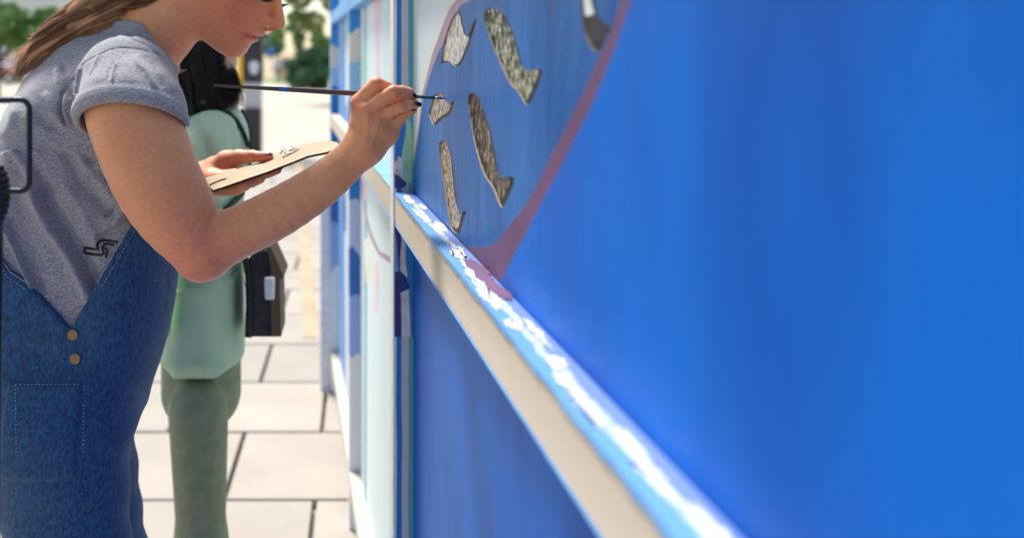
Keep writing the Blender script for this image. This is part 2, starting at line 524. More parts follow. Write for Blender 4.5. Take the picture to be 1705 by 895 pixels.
band_in = [(785,0),(767,9),(754,29),(745,49),(738,72),(727,94),(719,116),(710,145),(704,170),(700,200),(696,230),(690,270),(686,300)]
band_out = [(760,0),(749,13),(738,40),(729,65),(720,89),(714,112),(708,134),(701,165),(698,200),(694,230),(688,270),(684,300)]
crm = [(753,0),(742,14),(731,41),(722,66),(713,90),(707,113),(702,135),(696,165),(693,200),(690,230),(685,262)]
top = [(815,-25),(850,-48),(900,-70),(960,-78),(1010,-72),(1040,-50)]
rin = [(1034,0),(1020,45),(1006,78),(984,126),(950,196),(933,229),(916,261),(897,303),(872,345),(847,377),(830,399),(816,410),(800,411.5),(780,411)]
rout = [(1052,0),(1040,33),(1026,75),(1006,126),(981,184),(960,224),(936,273),(904,332),(870,399),(860,416),(846,442),(834,468),(826,474),(800,450),(780,428)]
low = [(760,395),(735,370),(712,345),(695,325)]
oval_out = band_out[::-1] + [(795,-28),(840,-62),(900,-86),(965,-94),(1020,-90),(1058,-60)] + rout + low
oval_in = band_in[::-1] + top + rin + low
cream_p = crm[::-1] + [(790,-35),(760,0)] + band_out
outer = [(FY - .001, ZB), (FY - .001, ZT), (-3.2, ZT), (-3.2, ZB)][::-1]
P1 = [Q(*p) for p in oval_out]
P2 = [Q(*p) for p in oval_in]
PC = [Q(*p) for p in cream_p]
left_strip = [Q(760, -35), Q(795, -60), Q(900, -100), Q(1050, -100), (.55, ZT), (FY + .2, ZT), (FY + .2, 1.2), Q(684, 305)] + [Q(*p) for p in band_out[::-1]]
PM = [Q(*p) for p in rout[9:] + low]
mauve_left = [Q(*p) for p in band_out[::-1] + [(795,-28),(815,-25)] + band_in]
panel1 = paint_panel('mural_panel', outer, holes, [(left_strip, 'mint'), (PC, 'cream'), (P1, 'purple'), (mauve_left, 'mauve'), (P2, 'inside')], 'outside')
panel1['label'] = 'nearest mural board with a blue oval, purple outline and six cut-out shapes'
# mirror sheets behind the cut-outs, reflected tones painted into their colour ramps
def mirror(name, c1, c2, stops, scale, stretch, metal=.75, rough=.08, bump=1.0):
    m = mat(name, c1, rough, c2, scale, stretch, metal=metal, contrast=(.44, .57), detail=8)
    nt = m.node_tree
    if stops:
        r = [n for n in nt.nodes if n.type == 'VALTORGB'][0].color_ramp
        r.elements[0].position, r.elements[0].color = stops[0][0], (*stops[0][1], 1)
        r.elements[1].position, r.elements[1].color = stops[-1][0], (*stops[-1][1], 1)
        for p_, c_ in stops[1:-1]:
            e_ = r.elements.new(p_); e_.color = (*c_, 1)
    b = nt.nodes["Principled BSDF"]; L = nt.links.new
    tc = nt.nodes.new("ShaderNodeTexCoord"); mp = nt.nodes.new("ShaderNodeMapping"); mp.inputs["Scale"].default_value = (1, 1, .45)
    L(tc.outputs["Object"], mp.inputs[0])
    v = nt.nodes.new("ShaderNodeTexVoronoi"); v.inputs["Scale"].default_value = 170; L(mp.outputs[0], v.inputs[0])
    bp = nt.nodes.new("ShaderNodeBump"); bp.inputs["Strength"].default_value = bump; bp.inputs["Distance"].default_value = .003
    L(v.outputs["Distance"], bp.inputs["Height"]); L(bp.outputs[0], b.inputs["Normal"])
    return m
mm = [mirror("mirror_painted_bright_reflection", (.1, .1, .1), (1, 1, 1), [(.36, (.10, .09, .06)), (.44, (.45, .46, .36)), (.48, (.97, .97, .93)), (.56, (.99, .99, .97)), (.62, (.6, .55, .45))], 240, (1, 1, .3), .25, .2),
      mirror("mirror_painted_mottled_reflection", (.1, .1, .1), (1, 1, 1), [(.38, (.02, .015, .015)), (.45, (.12, .09, .08)), (.49, (.14, .24, .09)), (.53, (.50, .66, .42)), (.57, (.95, .97, .95)), (.62, (.22, .19, .16))], 70, (1, 1, 1.1), .6, .12),
      mirror("mirror_painted_brown_reflection", (.1, .1, .1), (1, 1, 1), [(.40, (.08, .05, .03)), (.46, (.42, .32, .22)), (.52, (.95, .88, .76)), (.58, (.35, .27, .19))], 210, (1, 1, .3), .2, .25),
      mirror("mirror_painted_dark_reflection", (.1, .1, .1), (1, 1, 1), [(.42, (.008, .007, .007)), (.50, (.05, .04, .035)), (.56, (.26, .20, .16)), (.64, (.70, .64, .58))], 90, (1, 1, .8), .7, .1),
      mirror("mirror_painted_brown_reflection", (.1, .1, .1), (1, 1, 1), [(.41, (.05, .03, .018)), (.47, (.34, .22, .13)), (.53, (.85, .70, .52)), (.59, (.30, .20, .12))], 190, (1, 1, .7), .2, .25),
      bands("near_mirror_painted_reflection", 2, [(1.38, (.004, .004, .005)), (1.4565, (.006, .006, .007)), (1.462, (.03, .03, .03)), (1.4825, (.80, .86, .82)), (1.9, (.85, .9, .86))], wob=.006, nscale=60, rough=.7)]  # bright top over black is a reflection painted as colour bands
for i, h in enumerate(holes):
    ys = [p[0] for p in h]; zs = [p[1] for p in h]
    y0, y1, z0, z1 = min(ys) - .012, max(ys) + .012, min(zs) - .012, max(zs) + .012
    mb = MB(); D = .0025
    mb.prism([(A - SL * y0 + D, y0, z0), (A - SL * y1 + D, y1, z0), (A - SL * y1 + D, y1, z1), (A - SL * y0 + D, y0, z1)], (.004, 0, 0))
    o = mb.build('mirror_sheet', mm[i], fence)
    mw = o.matrix_local.copy(); o.parent = panel1; o.matrix_local = mw
    o['label'] = 'textured mirror sheet showing through a cut-out'
    # dark strips along near and lower sides, painting the board edge's reflection
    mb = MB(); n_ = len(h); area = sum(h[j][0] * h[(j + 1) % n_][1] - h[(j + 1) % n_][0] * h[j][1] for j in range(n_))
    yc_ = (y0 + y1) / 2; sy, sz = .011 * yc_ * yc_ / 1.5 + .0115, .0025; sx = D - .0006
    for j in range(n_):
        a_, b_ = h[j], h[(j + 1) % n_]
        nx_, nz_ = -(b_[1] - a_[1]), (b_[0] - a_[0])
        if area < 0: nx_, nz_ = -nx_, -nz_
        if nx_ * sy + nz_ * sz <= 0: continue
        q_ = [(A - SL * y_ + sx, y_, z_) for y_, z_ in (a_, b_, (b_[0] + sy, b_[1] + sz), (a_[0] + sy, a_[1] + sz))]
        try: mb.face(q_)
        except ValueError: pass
    g_ = mb.build('painted_edge_reflection', M['rubber'], fence); g_['kind'] = 'stuff'
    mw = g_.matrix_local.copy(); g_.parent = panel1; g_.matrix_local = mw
# boards of the two bays beyond
Y2, Y3, YE = 3.09, 4.37, 4.43
def far_panel(y0, y1, strips, blobs=()):
    out = [(y0, ZB), (y1, ZB), (y1, ZT), (y0, ZT)]
    reg = []
    for a, b, n, w in strips:
        pts = []
        zz = np.linspace(ZB - .01, ZT + .01, 14)
        for z in zz: pts.append((a + math.sin(z * 5 + a * 9) * w, z))
        for z in zz[::-1]: pts.append((b + math.sin(z * 4 + b * 7) * w, z))
        reg.append((pts, n))
    for P, n in blobs: reg.append((P, n))
    return paint_panel('mural_panel', out, [], reg, 'mint')
YP = lambda px: K * A / (px - 476)
M['teal'] = mat("teal_paint", (.09, .38, .46), .5, (.16, .48, .55), 20)
M['greyw'] = mat("scuffed_grey_white", (.50, .54, .60), .6, (.68, .72, .78), 40, bump=.2)
M['blue'] = mat("strong_blue", (.0, .16, .56), .45, (.01, .22, .66), 12, bump=.2)
M['sky'] = mat("light_blue_paint", (.11, .32, .66), .5, (.18, .42, .74), 14)
M['navy'] = mat("dark_blue_paint", (.005, .03, .20), .4)
M['green'] = mat("pale_green_paint", (.22, .55, .34), .5, (.34, .66, .46), 30)
M['dirt'] = mat("dark_scuffs", (.28, .32, .30), .7, (.52, .6, .6), 60, contrast=(.45, .55))
M['lilac'] = mat("lilac_paint", (.22, .32, .70), .5, (.36, .45, .78), 14)
far_panel(FY + .055, Y2 - .002, [(YP(656), YP(654.6), 'dirt', .012), (YP(611), YP(607), 'teal', .01), (YP(607), YP(600), 'greyw', .01)],
          [([Q(611, 20), Q(614, 20), Q(614, 38), Q(611, 38)], 'pink'),
           ([Q(618, -120), Q(633, -120), Q(635, 0), Q(633, 90), Q(633, 150), Q(627, 152), Q(625, 80), Q(620, 10)], 'pink'),
           ([Q(601, 285), Q(609, 290), Q(612, 320), Q(606, 345), Q(602, 330)], 'pink'), ([Q(624, 440), Q(630, 430), Q(632, 471), Q(630, 520), Q(624, 520)], 'pink'),
           ([Q(606, 60), Q(609, 90), Q(608, 140), Q(605, 150), Q(603, 100)], 'green'), ([Q(640, 300), Q(647, 306), Q(650, 330), Q(644, 326)], 'sky'), ([Q(632, 262), Q(644, 280), Q(650, 292), Q(650, 300), Q(640, 292), Q(630, 278)], 'sky'),
           ([Q(603, 300), Q(609, 350), Q(618, 385), Q(632, 418), (1.9, 1.06), (1.9, 1.04), Q(630, 424), Q(615, 392), Q(606, 352), Q(600.5, 300)], 'mauve'),
           ([Q(614, 392), Q(619, 405), Q(623, 470), Q(610, 470), Q(606, 400)], 'cream')])
far_panel(Y2 + .055, Y3 - .002, [(YP(590), YP(585), 'blue', .03), (YP(585), YP(580), 'lilac', .02), (YP(580), YP(574), 'greyw', .02), (YP(574), YP(568), 'blue', .02), (YP(568), YP(563), 'sky', .02)],
    [([(y_ + a_, z_ + b_) for a_, b_ in ((-.09, -.05), (.02, -.08), (.1, -.02), (.07, .06), (-.03, .09), (-.1, .03))], k_) for y_, z_, k_ in ((3.3, 1.02, 'blue'), (3.45, .9, 'navy'), (3.6, 1.1, 'white_paint'), (3.5, 1.3, 'sky'), (3.8, 1.2, 'blue'), (4.0, 1.0, 'lilac'), (3.9, .85, 'navy'), (3.35, 1.5, 'white_paint'), (3.7, 1.55, 'teal'), (4.1, 1.45, 'blue'), (3.3, .75, 'blue'), (3.6, .7, 'greyw'))])
fr_top = bands("post_face_paint", 0, [(-.034, (.8, .82, .84)), (-.0305, (.0, .20, .62)), (-.021, (.55, .58, .62)), (-.0085, (.09, .40, .50)), (.002, (.09, .40, .50))], wob=.006, nscale=22)
tape_m = bands("torn_tape_and_paint", 0, [(-.036, (.14, .34, .66)), (-.0215, (.50, .60, .80)), (-.0135, (.17, .26, .58)), (.003, (.13, .22, .56))], wob=.018, nscale=45, nstretch=(1, .5, 1), rough=.35)
far_post_m = bands("far_post_paint", 2, [(0, (.75, .78, .84)), (.55, (.28, .42, .78)), (.72, (.02, .14, .5)), (.85, (.45, .55, .85)), (1.0, (.0, .2, .6)), (1.32, (.35, .6, .88)), (1.42, (.78, .76, .66)), (1.52, (.05, .3, .72)), (2.2, (.3, .55, .85))], wob=.22, nscale=9)
PD, PW = .034, .05
def fb(name, y0, y1, x0, x1, z0, z1, m, bev=.0015):
    """box in fence coordinates: x across (negative = towards the painters), y = world depth along the fence"""
    s = math.sqrt(1 + SL * SL)
    mb = MB(); mb.box((x0, (y0 - FY) * s, z0), (x1, (y1 - FY) * s, z1), bev=bev)
    bmesh.ops.recalc_face_normals(mb.bm, faces=mb.bm.faces)
    me = bpy.data.meshes.new(name); mb.bm.to_mesh(me); mb.bm.free()
    return new_obj(name, me, fence, m if isinstance(m, list) else [m])
for i, (y, m) in enumerate([(FY, fr_top), (Y2, far_post_m), (Y3, far_post_m)]):
    p = fb('post', y, y + PW, -PD, .012, 0, ZT + .03, m)
    if i == 0:
        p['label'] = 'near post streaked with blue, white and teal paint'
        fb('post_front_strip', y + .001, y + PW - .001, -PD - .002, -PD + .0005, 0, ZT + .03, M['white_paint'], bev=0)
for (a, b) in [(-3.2, FY - .0005), (FY + PW + .001, Y2 - .001), (Y2 + PW + .001, Y3 - .001)]:
    rl = fb('rail', a, b, -PD + .001, -.0005, CH - .297, CH - .2405, M['timber'])
    fb('upper_rail', a, b, -PD + .001, -.0005, CH + .15, CH + .20, M['sky'] if a > 0 else M['timber'])
    fb('bottom_rail', a, b, -PD + .001, -.0005, ZB, ZB + .06, M['timber'])
    if b < 3.2:
        fb('masking_tape', a, b - .001, -PD - .0002, -.001, CH - .2404, CH - .2396, tape_m if a < 0 else M['sky'], bev=0)
        fb('masking_tape', a, b - .002, -PD + .0003, -PD + .002, CH - .2995, CH - .2972, M['sky'], bev=0)
# torn white and purple paint patches on the taped top of the near rail, a ragged blue lip down its face
def patch(name, pts, z, m):
    s = math.sqrt(1 + SL * SL)
    mb = MB(); mb.prism([(x, (y - FY) * s, z) for x, y in pts], (0, 0, .0004))
    bmesh.ops.recalc_face_normals(mb.bm, faces=mb.bm.faces)
    me = bpy.data.meshes.new(name); mb.bm.to_mesh(me); mb.bm.free()
    return new_obj(name, me, fence, [m])
def blob(cx, cy, rx, ry, n=22, jag=.45):
    return [(min(-.001, max(-PD, cx + rx * math.cos(t) * (1 + jag * random.uniform(-1, 1)))), cy + ry * math.sin(t) * (1 + jag * random.uniform(-1, 1))) for t in np.linspace(0, 2 * math.pi, n, endpoint=False)]
for i in range(24):
    y = .40 + i * .058 + random.uniform(-.02, .02)
    big = y < 1.25
    patch('paint_patch', blob(random.uniform(-.027, -.009), y, (.008 if big else .006) * random.uniform(.4, 1.2), .030 * random.uniform(.5, 1.6), n=44, jag=.42), CH - .2392 + i * 2e-5, M['white_paint'])
patch('paint_patch', blob(-.011, 1.13, .010, .06), CH - .2387, M['purple'])['label'] = 'purple paint smear on the taped rail'
patch('paint_patch', blob(-.011, 1.04, .009, .05), CH - .23868, M['purple'])['label'] = 'purple paint smear on the taped rail'
def lip(y0, y1, z0, z1, m, name='paint_drip', x=-PD - .0006):
    s = math.sqrt(1 + SL * SL); mb = MB(); n = max(6, int((y1 - y0) / .02))
    ys = np.linspace(y0, y1, n)
    P = [(x, (y - FY) * s, z1) for y in ys] + [(x, (y - FY) * s, z0 + random.uniform(-.002, .002)) for y in ys[::-1]]
    mb.prism(P, (.0005, 0, 0)); bmesh.ops.recalc_face_normals(mb.bm, faces=mb.bm.faces)
    me = bpy.data.meshes.new(name); mb.bm.to_mesh(me); mb.bm.free(); return new_obj(name, me, fence, [m])
lip(.3, 1.78, CH - .2455, CH - .2400, M['sky'], 'masking_tape')
# paint on the near face of the first post, below the hand and below the rail
def facep(pts, m, k=0):
    mb = MB(); P = []
    for px, py in pts:
        X, Y, Z = W(px, py, FY - .002)
        c, s = math.cos(-math.atan(SL)), math.sin(-math.atan(SL))
        x = (X - fence.location.x) * c - (Y - fence.location.y) * s
        P.append((max(-PD + .0002, min(-.0005, x)), -.0008 - k * .0003, Z))
    mb.prism(P, (0, .0003, 0)); bmesh.ops.recalc_face_normals(mb.bm, faces=mb.bm.faces)
    me = bpy.data.meshes.new('paint_patch'); mb.bm.to_mesh(me); mb.bm.free(); new_obj('paint_patch', me, fence, [m])
facep([(658,180),(674,184),(676,215),(672,240),(666,262),(657,270)], M['blue'])
facep([(676,205),(684,200),(688,240),(686,300),(680,306),(672,296),(668,270),(671,245),(676,236)], M['green'])
facep([(662,260),(670,262),(671,285),(676,300),(668,298),(660,290),(656,292)], M['greyw'], 1)
facep([(656,290),(664,292),(672,300),(678,306),(672,312),(656,313)], M['navy'], 2)
facep([(656,366),(664,372),(668,400),(665,440),(668,471),(668,560),(656,560)], M['navy'], 0)
facep([(665,380),(676,392),(674,430),(680,471),(684,560),(669,560),(667,471),(666,430),(669,400)], M['greyw'], 1)
facep([(656,384),(660,400),(664,455),(656,471)], M['sky'], 1)
facep([(656,452),(668,452),(678,462),(682,480),(660,490),(655,470)], M['navy'], 2)
facep([(676,392),(688,410),(690,560),(684,560),(680,471),(675,430)], M['blue'], 1)
fb('base_board', Y3 + .02, Y3 + .07, -.078, -PD - .001, 0, CH - .5, M['white_paint'])
sheet('kerb_strip', -.02, .02, 0, 1, -.0045, M['tan']).name = 'kerb_strip'
ks = bpy.data.objects['kerb_strip']
mb = MB(); mb.face([(-.30, 5.2, .0022), (-.22, 5.2, .0022), (-.80, 14, .0022), (-.92, 14, .0022)])
bpy.data.objects.remove(ks)
o = mb.build('kerb_strip', M['tan']); o['kind'] = 'structure'
# ------------------------------------------------------------------ the painter
person = empty('person', (-.40, 1.55, 0))
tag(person, 'woman in grey T-shirt and denim overalls holding a thin brush to the mural', 'person')
YH = 1.56                                   # depth of the head's middle
def headc(p):
    x = p[:, 0] * K / YH + 600
    y = HZ - (p[:, 2] - CH) * K / YH
    l = (p[:, 1] - YH) * K / YH
    c, s = math.cos(R(9)), math.sin(R(9))
    X = x - 400
    return 400 + X * c - l * s, y, X * s + l * c
HEAD = [(335,60),(347,74),(363,86),(376,93.5),(389,96.5),(400,94),(408,88),(413,80),(419,73),(427,68),(430,65.5),(428,63),(434,61),(440.5,57.5),(441,55),(443.5,52),(447,46),(449,38),(452,20),(458,0),(466,-14),(470,-40),(466,-80),(446,-120),(400,-152),(340,-162),(285,-142),(248,-100),(240,-55),(262,-12),(298,26)]
def head_sdf(p):
    x, y, l = headc(p)
    al = np.abs(l)
    d2 = poly2(x, y, HEAD)
    v = (x - 395) * .62 - (y - 95) * .78           # height up the face axis
    t = np.clip(v / 150, 0, 1)
    wid = 46 + 36 * t * t * (3 - 2 * t)
    d = inflate(d2, l, 62, wid)
    def bump2(px, py, r, a):
        return a * np.exp(-((x - px) ** 2 + (y - py) ** 2) / (r * r)) * np.clip(al / 14, 0, 1)
    d = d - bump2(392, 8, 32, 4) - bump2(395, 82, 18, 3) - bump2(418, 44, 12, 2.5) + bump2(445, 3, 13, 5) - bump2(352, 66, 26, 2)
    def ncap(a, b, ra, rb):
        P = np.stack([x, y, al], 1); return seg(P, a, b, ra, rb)
    nose = np.minimum(ncap((459, -12, 0), (464, 14, 0), 9, 8), ncap((464, 14, 0), (465.5, 39, 0), 8.5, 11))
    nose = smin(nose, ncap((449, 38, 11), (452, 39, 10), 9, 8), 6)
    nose = smin(nose, ncap((450, 49, 0), (458, 46, 0), 3.5, 4.5), 4)
    d = smin(d, nose, 9)
    d = d + 3.0 * np.exp(-(line2(x, y, [(442, 27), (437, 34), (438, 42), (444, 47)]) / 2.6) ** 2) * (al > 4)
    d = smax(d, -ncap((455, 47.5, 5), (461, 48.5, 4), 3.2, 2.4), 1.5)
    # lips
    lip = line2(x, y, [(404, 51.5), (414, 57), (424, 60.5), (431, 63)])
    d = d + 2.6 * np.exp(-(lip / 1.7) ** 2)
    d = d - 2.4 * np.exp(-(line2(x, y, [(410, 58), (418, 63), (427, 67)]) / 4.2) ** 2) - 1.9 * np.exp(-(line2(x, y, [(412, 51), (424, 54.5), (436, 58)]) / 3.8) ** 2)
    d = d + 1.6 * np.exp(-((x - 402) ** 2 + (y - 51) ** 2) / 12)
    d = d + 1.3 * np.exp(-(line2(x, y, [(434, 36), (418, 41), (404, 46), (396, 54)]) / 3.5) ** 2)
    # lid and ear
    d = d - bump2(441, -10, 12, 5) + 1.6 * np.exp(-(line2(x, y, [(428, -6), (437, 0), (449, 1)]) / 1.6) ** 2) * (al > 6)
    ear = ncap((338, -52, 80), (350, -22, 76), 14, 9)
    d = smin(d, ear, 8)
    return d * YH / K
def neck_sdf(p, g=0):
    return chain(p, [(222, 98, 1.58, 66 + g), (262, 50, 1.57, 61 + g), (325, -20, 1.56, 58 + g)], .01)
ARM = [[(213, 150, 1.44, 75), (223, 195, 1.40, 77), (255, 285, 1.385, 74), (291, 350, 1.38, 67.5), (335, 408, 1.38, 54)],
       [(346, 409, 1.38, 49), (402, 384, 1.382, 43), (466, 352, 1.39, 41), (532, 310, 1.395, 36.5), (582, 267, 1.40, 31), (604, 246, 1.40, 30)]]
def _spl(N, m):
    N = np.asarray(N, float); n = len(N)
    P = np.vstack([2 * N[0] - N[1], N, 2 * N[-1] - N[-2]]); out = []
    for t in np.linspace(0, n - 1 - 1e-6, m):
        i = int(t); f = t - i; p0, p1, p2, p3 = P[i:i + 4]
        out.append(tuple(.5 * (2 * p1 + (p2 - p0) * f + (2 * p0 - 5 * p1 + 4 * p2 - p3) * f ** 2 + (3 * p1 - p0 - 3 * p2 + p3) * f ** 3)))
    return out
ARMS = [_spl(ARM[0], 13), _spl(ARM[1], 16)]
def hand_r(p):
    d = None
    for n in ([(602, 246, 1.405, 27), (600, 205, 1.40, 18), (597, 172, 1.398, 13.5)], [(606, 244, 1.40, 27), (612, 210, 1.392, 19), (613, 182, 1.386, 14.5)],
              [(612, 242, 1.40, 24), (627, 214, 1.395, 20), (636, 191, 1.39, 14)], [(617, 242, 1.408, 25), (643, 221, 1.405, 22), (657, 204, 1.40, 14)]):
        e = chain(p, n, .004); d = e if d is None else smin(d, e, .012)
    f1 = chain(p, [(597, 170, 1.398, 13), (612, 154, 1.393, 12.2), (627, 141, 1.388, 12.8), (643, 146, 1.396, 10.8), (657, 153, 1.41, 9.8), (676, 160, 1.425, 8)], .002)
    f2 = chain(p, [(613, 182, 1.386, 13), (634, 166, 1.378, 12), (655, 153.5, 1.375, 11.8), (670, 152.5, 1.381, 10), (680, 155, 1.388, 9.2), (687, 160, 1.394, 7.3)], .002)
    f3 = chain(p, [(636, 191, 1.39, 13), (651, 183.5, 1.384, 10.8), (667, 177, 1.380, 10.4), (681, 173.5, 1.383, 8.9), (693, 173.5, 1.388, 7.2)], .002)
    f4 = chain(p, [(656, 205, 1.40, 12.5), (665, 197, 1.398, 10.8), (671, 191.5, 1.397, 9.6), (681, 186, 1.397, 8.2), (688, 182.5, 1.399, 6.8)], .002)
    th = chain(p, [(612, 232, 1.425, 20), (632, 192, 1.44, 14), (652, 172, 1.435, 11), (672, 166, 1.42, 9)], .004)
    d = smin(d, f1, .005)
    d = smin(d, f2, .0018)
    d = smin(d, f3, .0018)
    d = smin(d, f4, .0018)
    d = smin(d, th, .006)
    # tendons and veins on the back of the hand
    x = p[:, 0] * K / 1.40 + 600; y = HZ - (p[:, 2] - CH) * K / 1.40
    for P in ([(596, 176), (597, 205), (603, 232)], [(612, 188), (611, 212), (609, 238)], [(632, 197), (624, 220), (616, 242)]):
        d = d - .0013 * np.exp(-(line2(x, y, P) / 3.2) ** 2)
    return d
LH = dict(Y=1.66)
def hand_l(p):
    d = smin(chain(p, [(332, 296, 1.70, 25), (360, 284, 1.69, 24), (384, 273, 1.68, 21)], .004), chain(p, [(335, 300, 1.68, 20), (365, 300, 1.65, 16), (392, 292, 1.64, 12)], .004), .015)
    d = smin(d, chain(p, [(376, 268, 1.675, 18), (398, 262, 1.66, 13), (420, 260, 1.645, 10), (438, 261, 1.635, 8.6), (448, 260.5, 1.63, 7.4)], .004), .008)
    for n in ([(345, 313, 1.60, 12), (372, 317, 1.575, 9.5), (392, 315, 1.57, 10.5), (408, 308.5, 1.565, 9.2), (414, 304, 1.57, 7.5)],
              [(365, 312, 1.62, 11), (402, 307, 1.59, 8.5), (420, 303, 1.585, 9), (434, 298, 1.585, 7.5)],
              [(375, 300, 1.65, 10), (420, 297, 1.64, 8), (448, 289, 1.63, 7), (463, 283.5, 1.625, 6)]):
        d = smin(d, chain(p, n, .001), .0022)
    return d
def body_sdf(p):
    d = head_sdf(p)
    d = smin(d, neck_sdf(p), .022)
    tor = chain(p, [(234, 112, 1.60, 50), (190, 220, 1.60, 96), (140, 420, 1.60, 95), (110, 640, 1.60, 95)], .03)
    d = smin(d, tor, .03)
    sh = chain(p, [(232, 128, 1.56, 46), (214, 158, 1.44, 70)], .02)
    d = smin(d, sh, .02)
    up = chain(p, ARMS[0], .002)
    fo = chain(p, ARMS[1], .002)
    arm = smin(up, fo, .006)
    ax = p[:, 0] * K / 1.38 + 600; ay = HZ - (p[:, 2] - CH) * K / 1.38
    arm = arm + .0042 * np.exp(-(line2(ax, ay, [(361, 344), (356, 360), (352, 376)]) / 2.6) ** 2) * np.clip((384 - ay) / 26, 0, 1)
    arm = arm + .0012 * np.exp(-(line2(ax, ay, [(346, 352), (336, 362), (330, 376)]) / 3.0) ** 2)
    arm = smin(arm, ball(p, W(337, 428, 1.385), .030), .02)
    d = smin(d, arm, .01)
    d = smin(d, hand_r(p), .012)
    la = chain(p, [(238, 130, 1.66, 56), (236, 220, 1.74, 50), (258, 335, 1.78, 42)], .02)
    lf = chain(p, [(262, 338, 1.78, 42), (300, 312, 1.73, 32), (330, 297, 1.70, 24.5)], .02)
    d = smin(d, smin(la, lf, .012), .012)
    d = smin(d, hand_l(p), .008)
    return d
def tint_attr(me, V, spots):
    t = np.zeros(len(V), np.float32)
    for c, r, a in spots:
        t += a * np.exp(-((V - np.asarray(c)) ** 2).sum(1) / (r * r))
    at = me.attributes.new("tint", 'FLOAT', 'POINT')
    at.data.foreach_set("value", np.clip(t, 0, 1).astype(np.float32))
V, F = nets(body_sdf, (-.62, 1.24, .95), (.14, 1.95, 1.78), .0019)
me = mesh_np('body', V, F)
sp = [(W(396, 8, 1.50), .042, .45), (W(372, 5, 1.50), .055, .3), (W(455, 38, 1.55), .014, .6), (W(395, 80, 1.53), .03, .4), (W(440, 20, 1.53), .03, .25), (W(425, 62, 1.55), .011, 1.0), (W(410, 57, 1.53), .008, .7), (W(436, 57, 1.55), .008, .9),
      (W(340, 440, 1.36), .045, .5), (W(290, 390, 1.33), .07, .28), (W(190, 250, 1.33), .06, .12), (W(627, 132, 1.38), .013, .55), (W(583, 175, 1.39), .014, .5), (W(610, 180, 1.37), .013, .45), (W(655, 146, 1.37), .012, .5), (W(636, 188, 1.37), .012, .3), (W(668, 167, 1.37), .011, .35),
      (W(672, 166, 1.42), .02, .95), (W(440, 264, 1.63), .03, .9), (W(385, 275, 1.67), .03, .5), (W(395, 310, 1.60), .03, .5), (W(462, 284, 1.62), .014, .9), (W(688, 160, 1.39), .01, .6)]
tint_attr(me, V, sp)
part('body', me, person, [M['skin']])
body_bvh = BVHTree.FromPolygons([tuple(v) for v in V.tolist()], F.tolist())
def hit(bvh, px, py, off=.0006):
    o = Vector((0, 0, CH)); d = (Vector(W(px, py, 1.0)) - o).normalized()
    h, n, i, t = bvh.ray_cast(o, d)
    if h is None: return None, None
    if n.dot(d) > 0: n = -n
    return h + n * off, n
# nails
def nail(c, axis, up, l, w, name='fingernail'):
    ax = Vector(axis).normalized(); u = Vector(up); u = (u - ax * u.dot(ax)).normalized(); s = ax.cross(u)
    P = []; n, m = 7, 7
    for i in range(n):
        a = (i / (n - 1) - .5) * 2
        for j in range(m):
            b = (j / (m - 1) - .5) * 2
            ww = w * math.sqrt(max(.05, 1 - max(0, abs(a) - .2) ** 2))
            P.append(Vector(c) + ax * a * l + s * b * ww + u * (-(b * b) * w * .55 - (a * a) * .0006))
    Fq = [(i * m + j, i * m + j + 1, (i + 1) * m + j + 1, (i + 1) * m + j) for i in range(n - 1) for j in range(m - 1)]
    me = mesh_np(name, np.array(P), np.array(Fq))
    o = part(name, me, person, [M['nail']])
    md = o.modifiers.new("thick", 'SOLIDIFY'); md.thickness = .0008
    return o
def dirp(a, b): return Vector(W(*b)) - Vector(W(*a))
nail(W(691, 155.5, 1.387), dirp((680, 152, 1.388), (692, 162, 1.396)), (.8, -.35, .75), .0062, .0048)
nail(W(697.5, 171, 1.381), dirp((684, 169, 1.382), (697, 173, 1.388)), (.45, -.6, .5), .0058, .0046)
nail(W(690, 181, 1.391), dirp((680, 183, 1.390), (692, 177, 1.394)), (.5, -.8, -.1), .005, .004)
nail(W(447, 253.7, 1.628), dirp((438, 253, 1.635), (456, 256, 1.628)), (0, -.15, 1), .0070, .0050)
nail(W(467, 283, 1.622), dirp((455, 287, 1.625), (470, 281, 1.624)), (.7, -.3, -.4), .005, .004)
# lashes: far eye past the bridge of the nose, near eye at the lid
mb = MB()
for i in range(26):
    t = i / 25
    a = W(467 + t * 3, 10 - t * 3, YH + .028 - t * .012)
    b = W(474 + t * 8 + random.uniform(-1, 1), 9.5 - t * 3 + random.uniform(-1, 1), YH + .026)
    mid = (a + b) / 2 + np.array([0, 0, -.0016])
    mb.tube([a, mid, b], [.0007, .0006, .0002], 4)
for i in range(30):
    t = i / 29
    a = W(430 + t * 18, -3 + 4 * math.sin(t * 3), YH - .048 + t * .012)
    b = a + np.array([.004 + t * .006, -.006, -.003 + random.uniform(-.001, .001)])
    mb.tube([a, b], [.0008, .0002], 4)
mb.build('eyelashes', M['lash'], person)['kind'] = 'stuff'

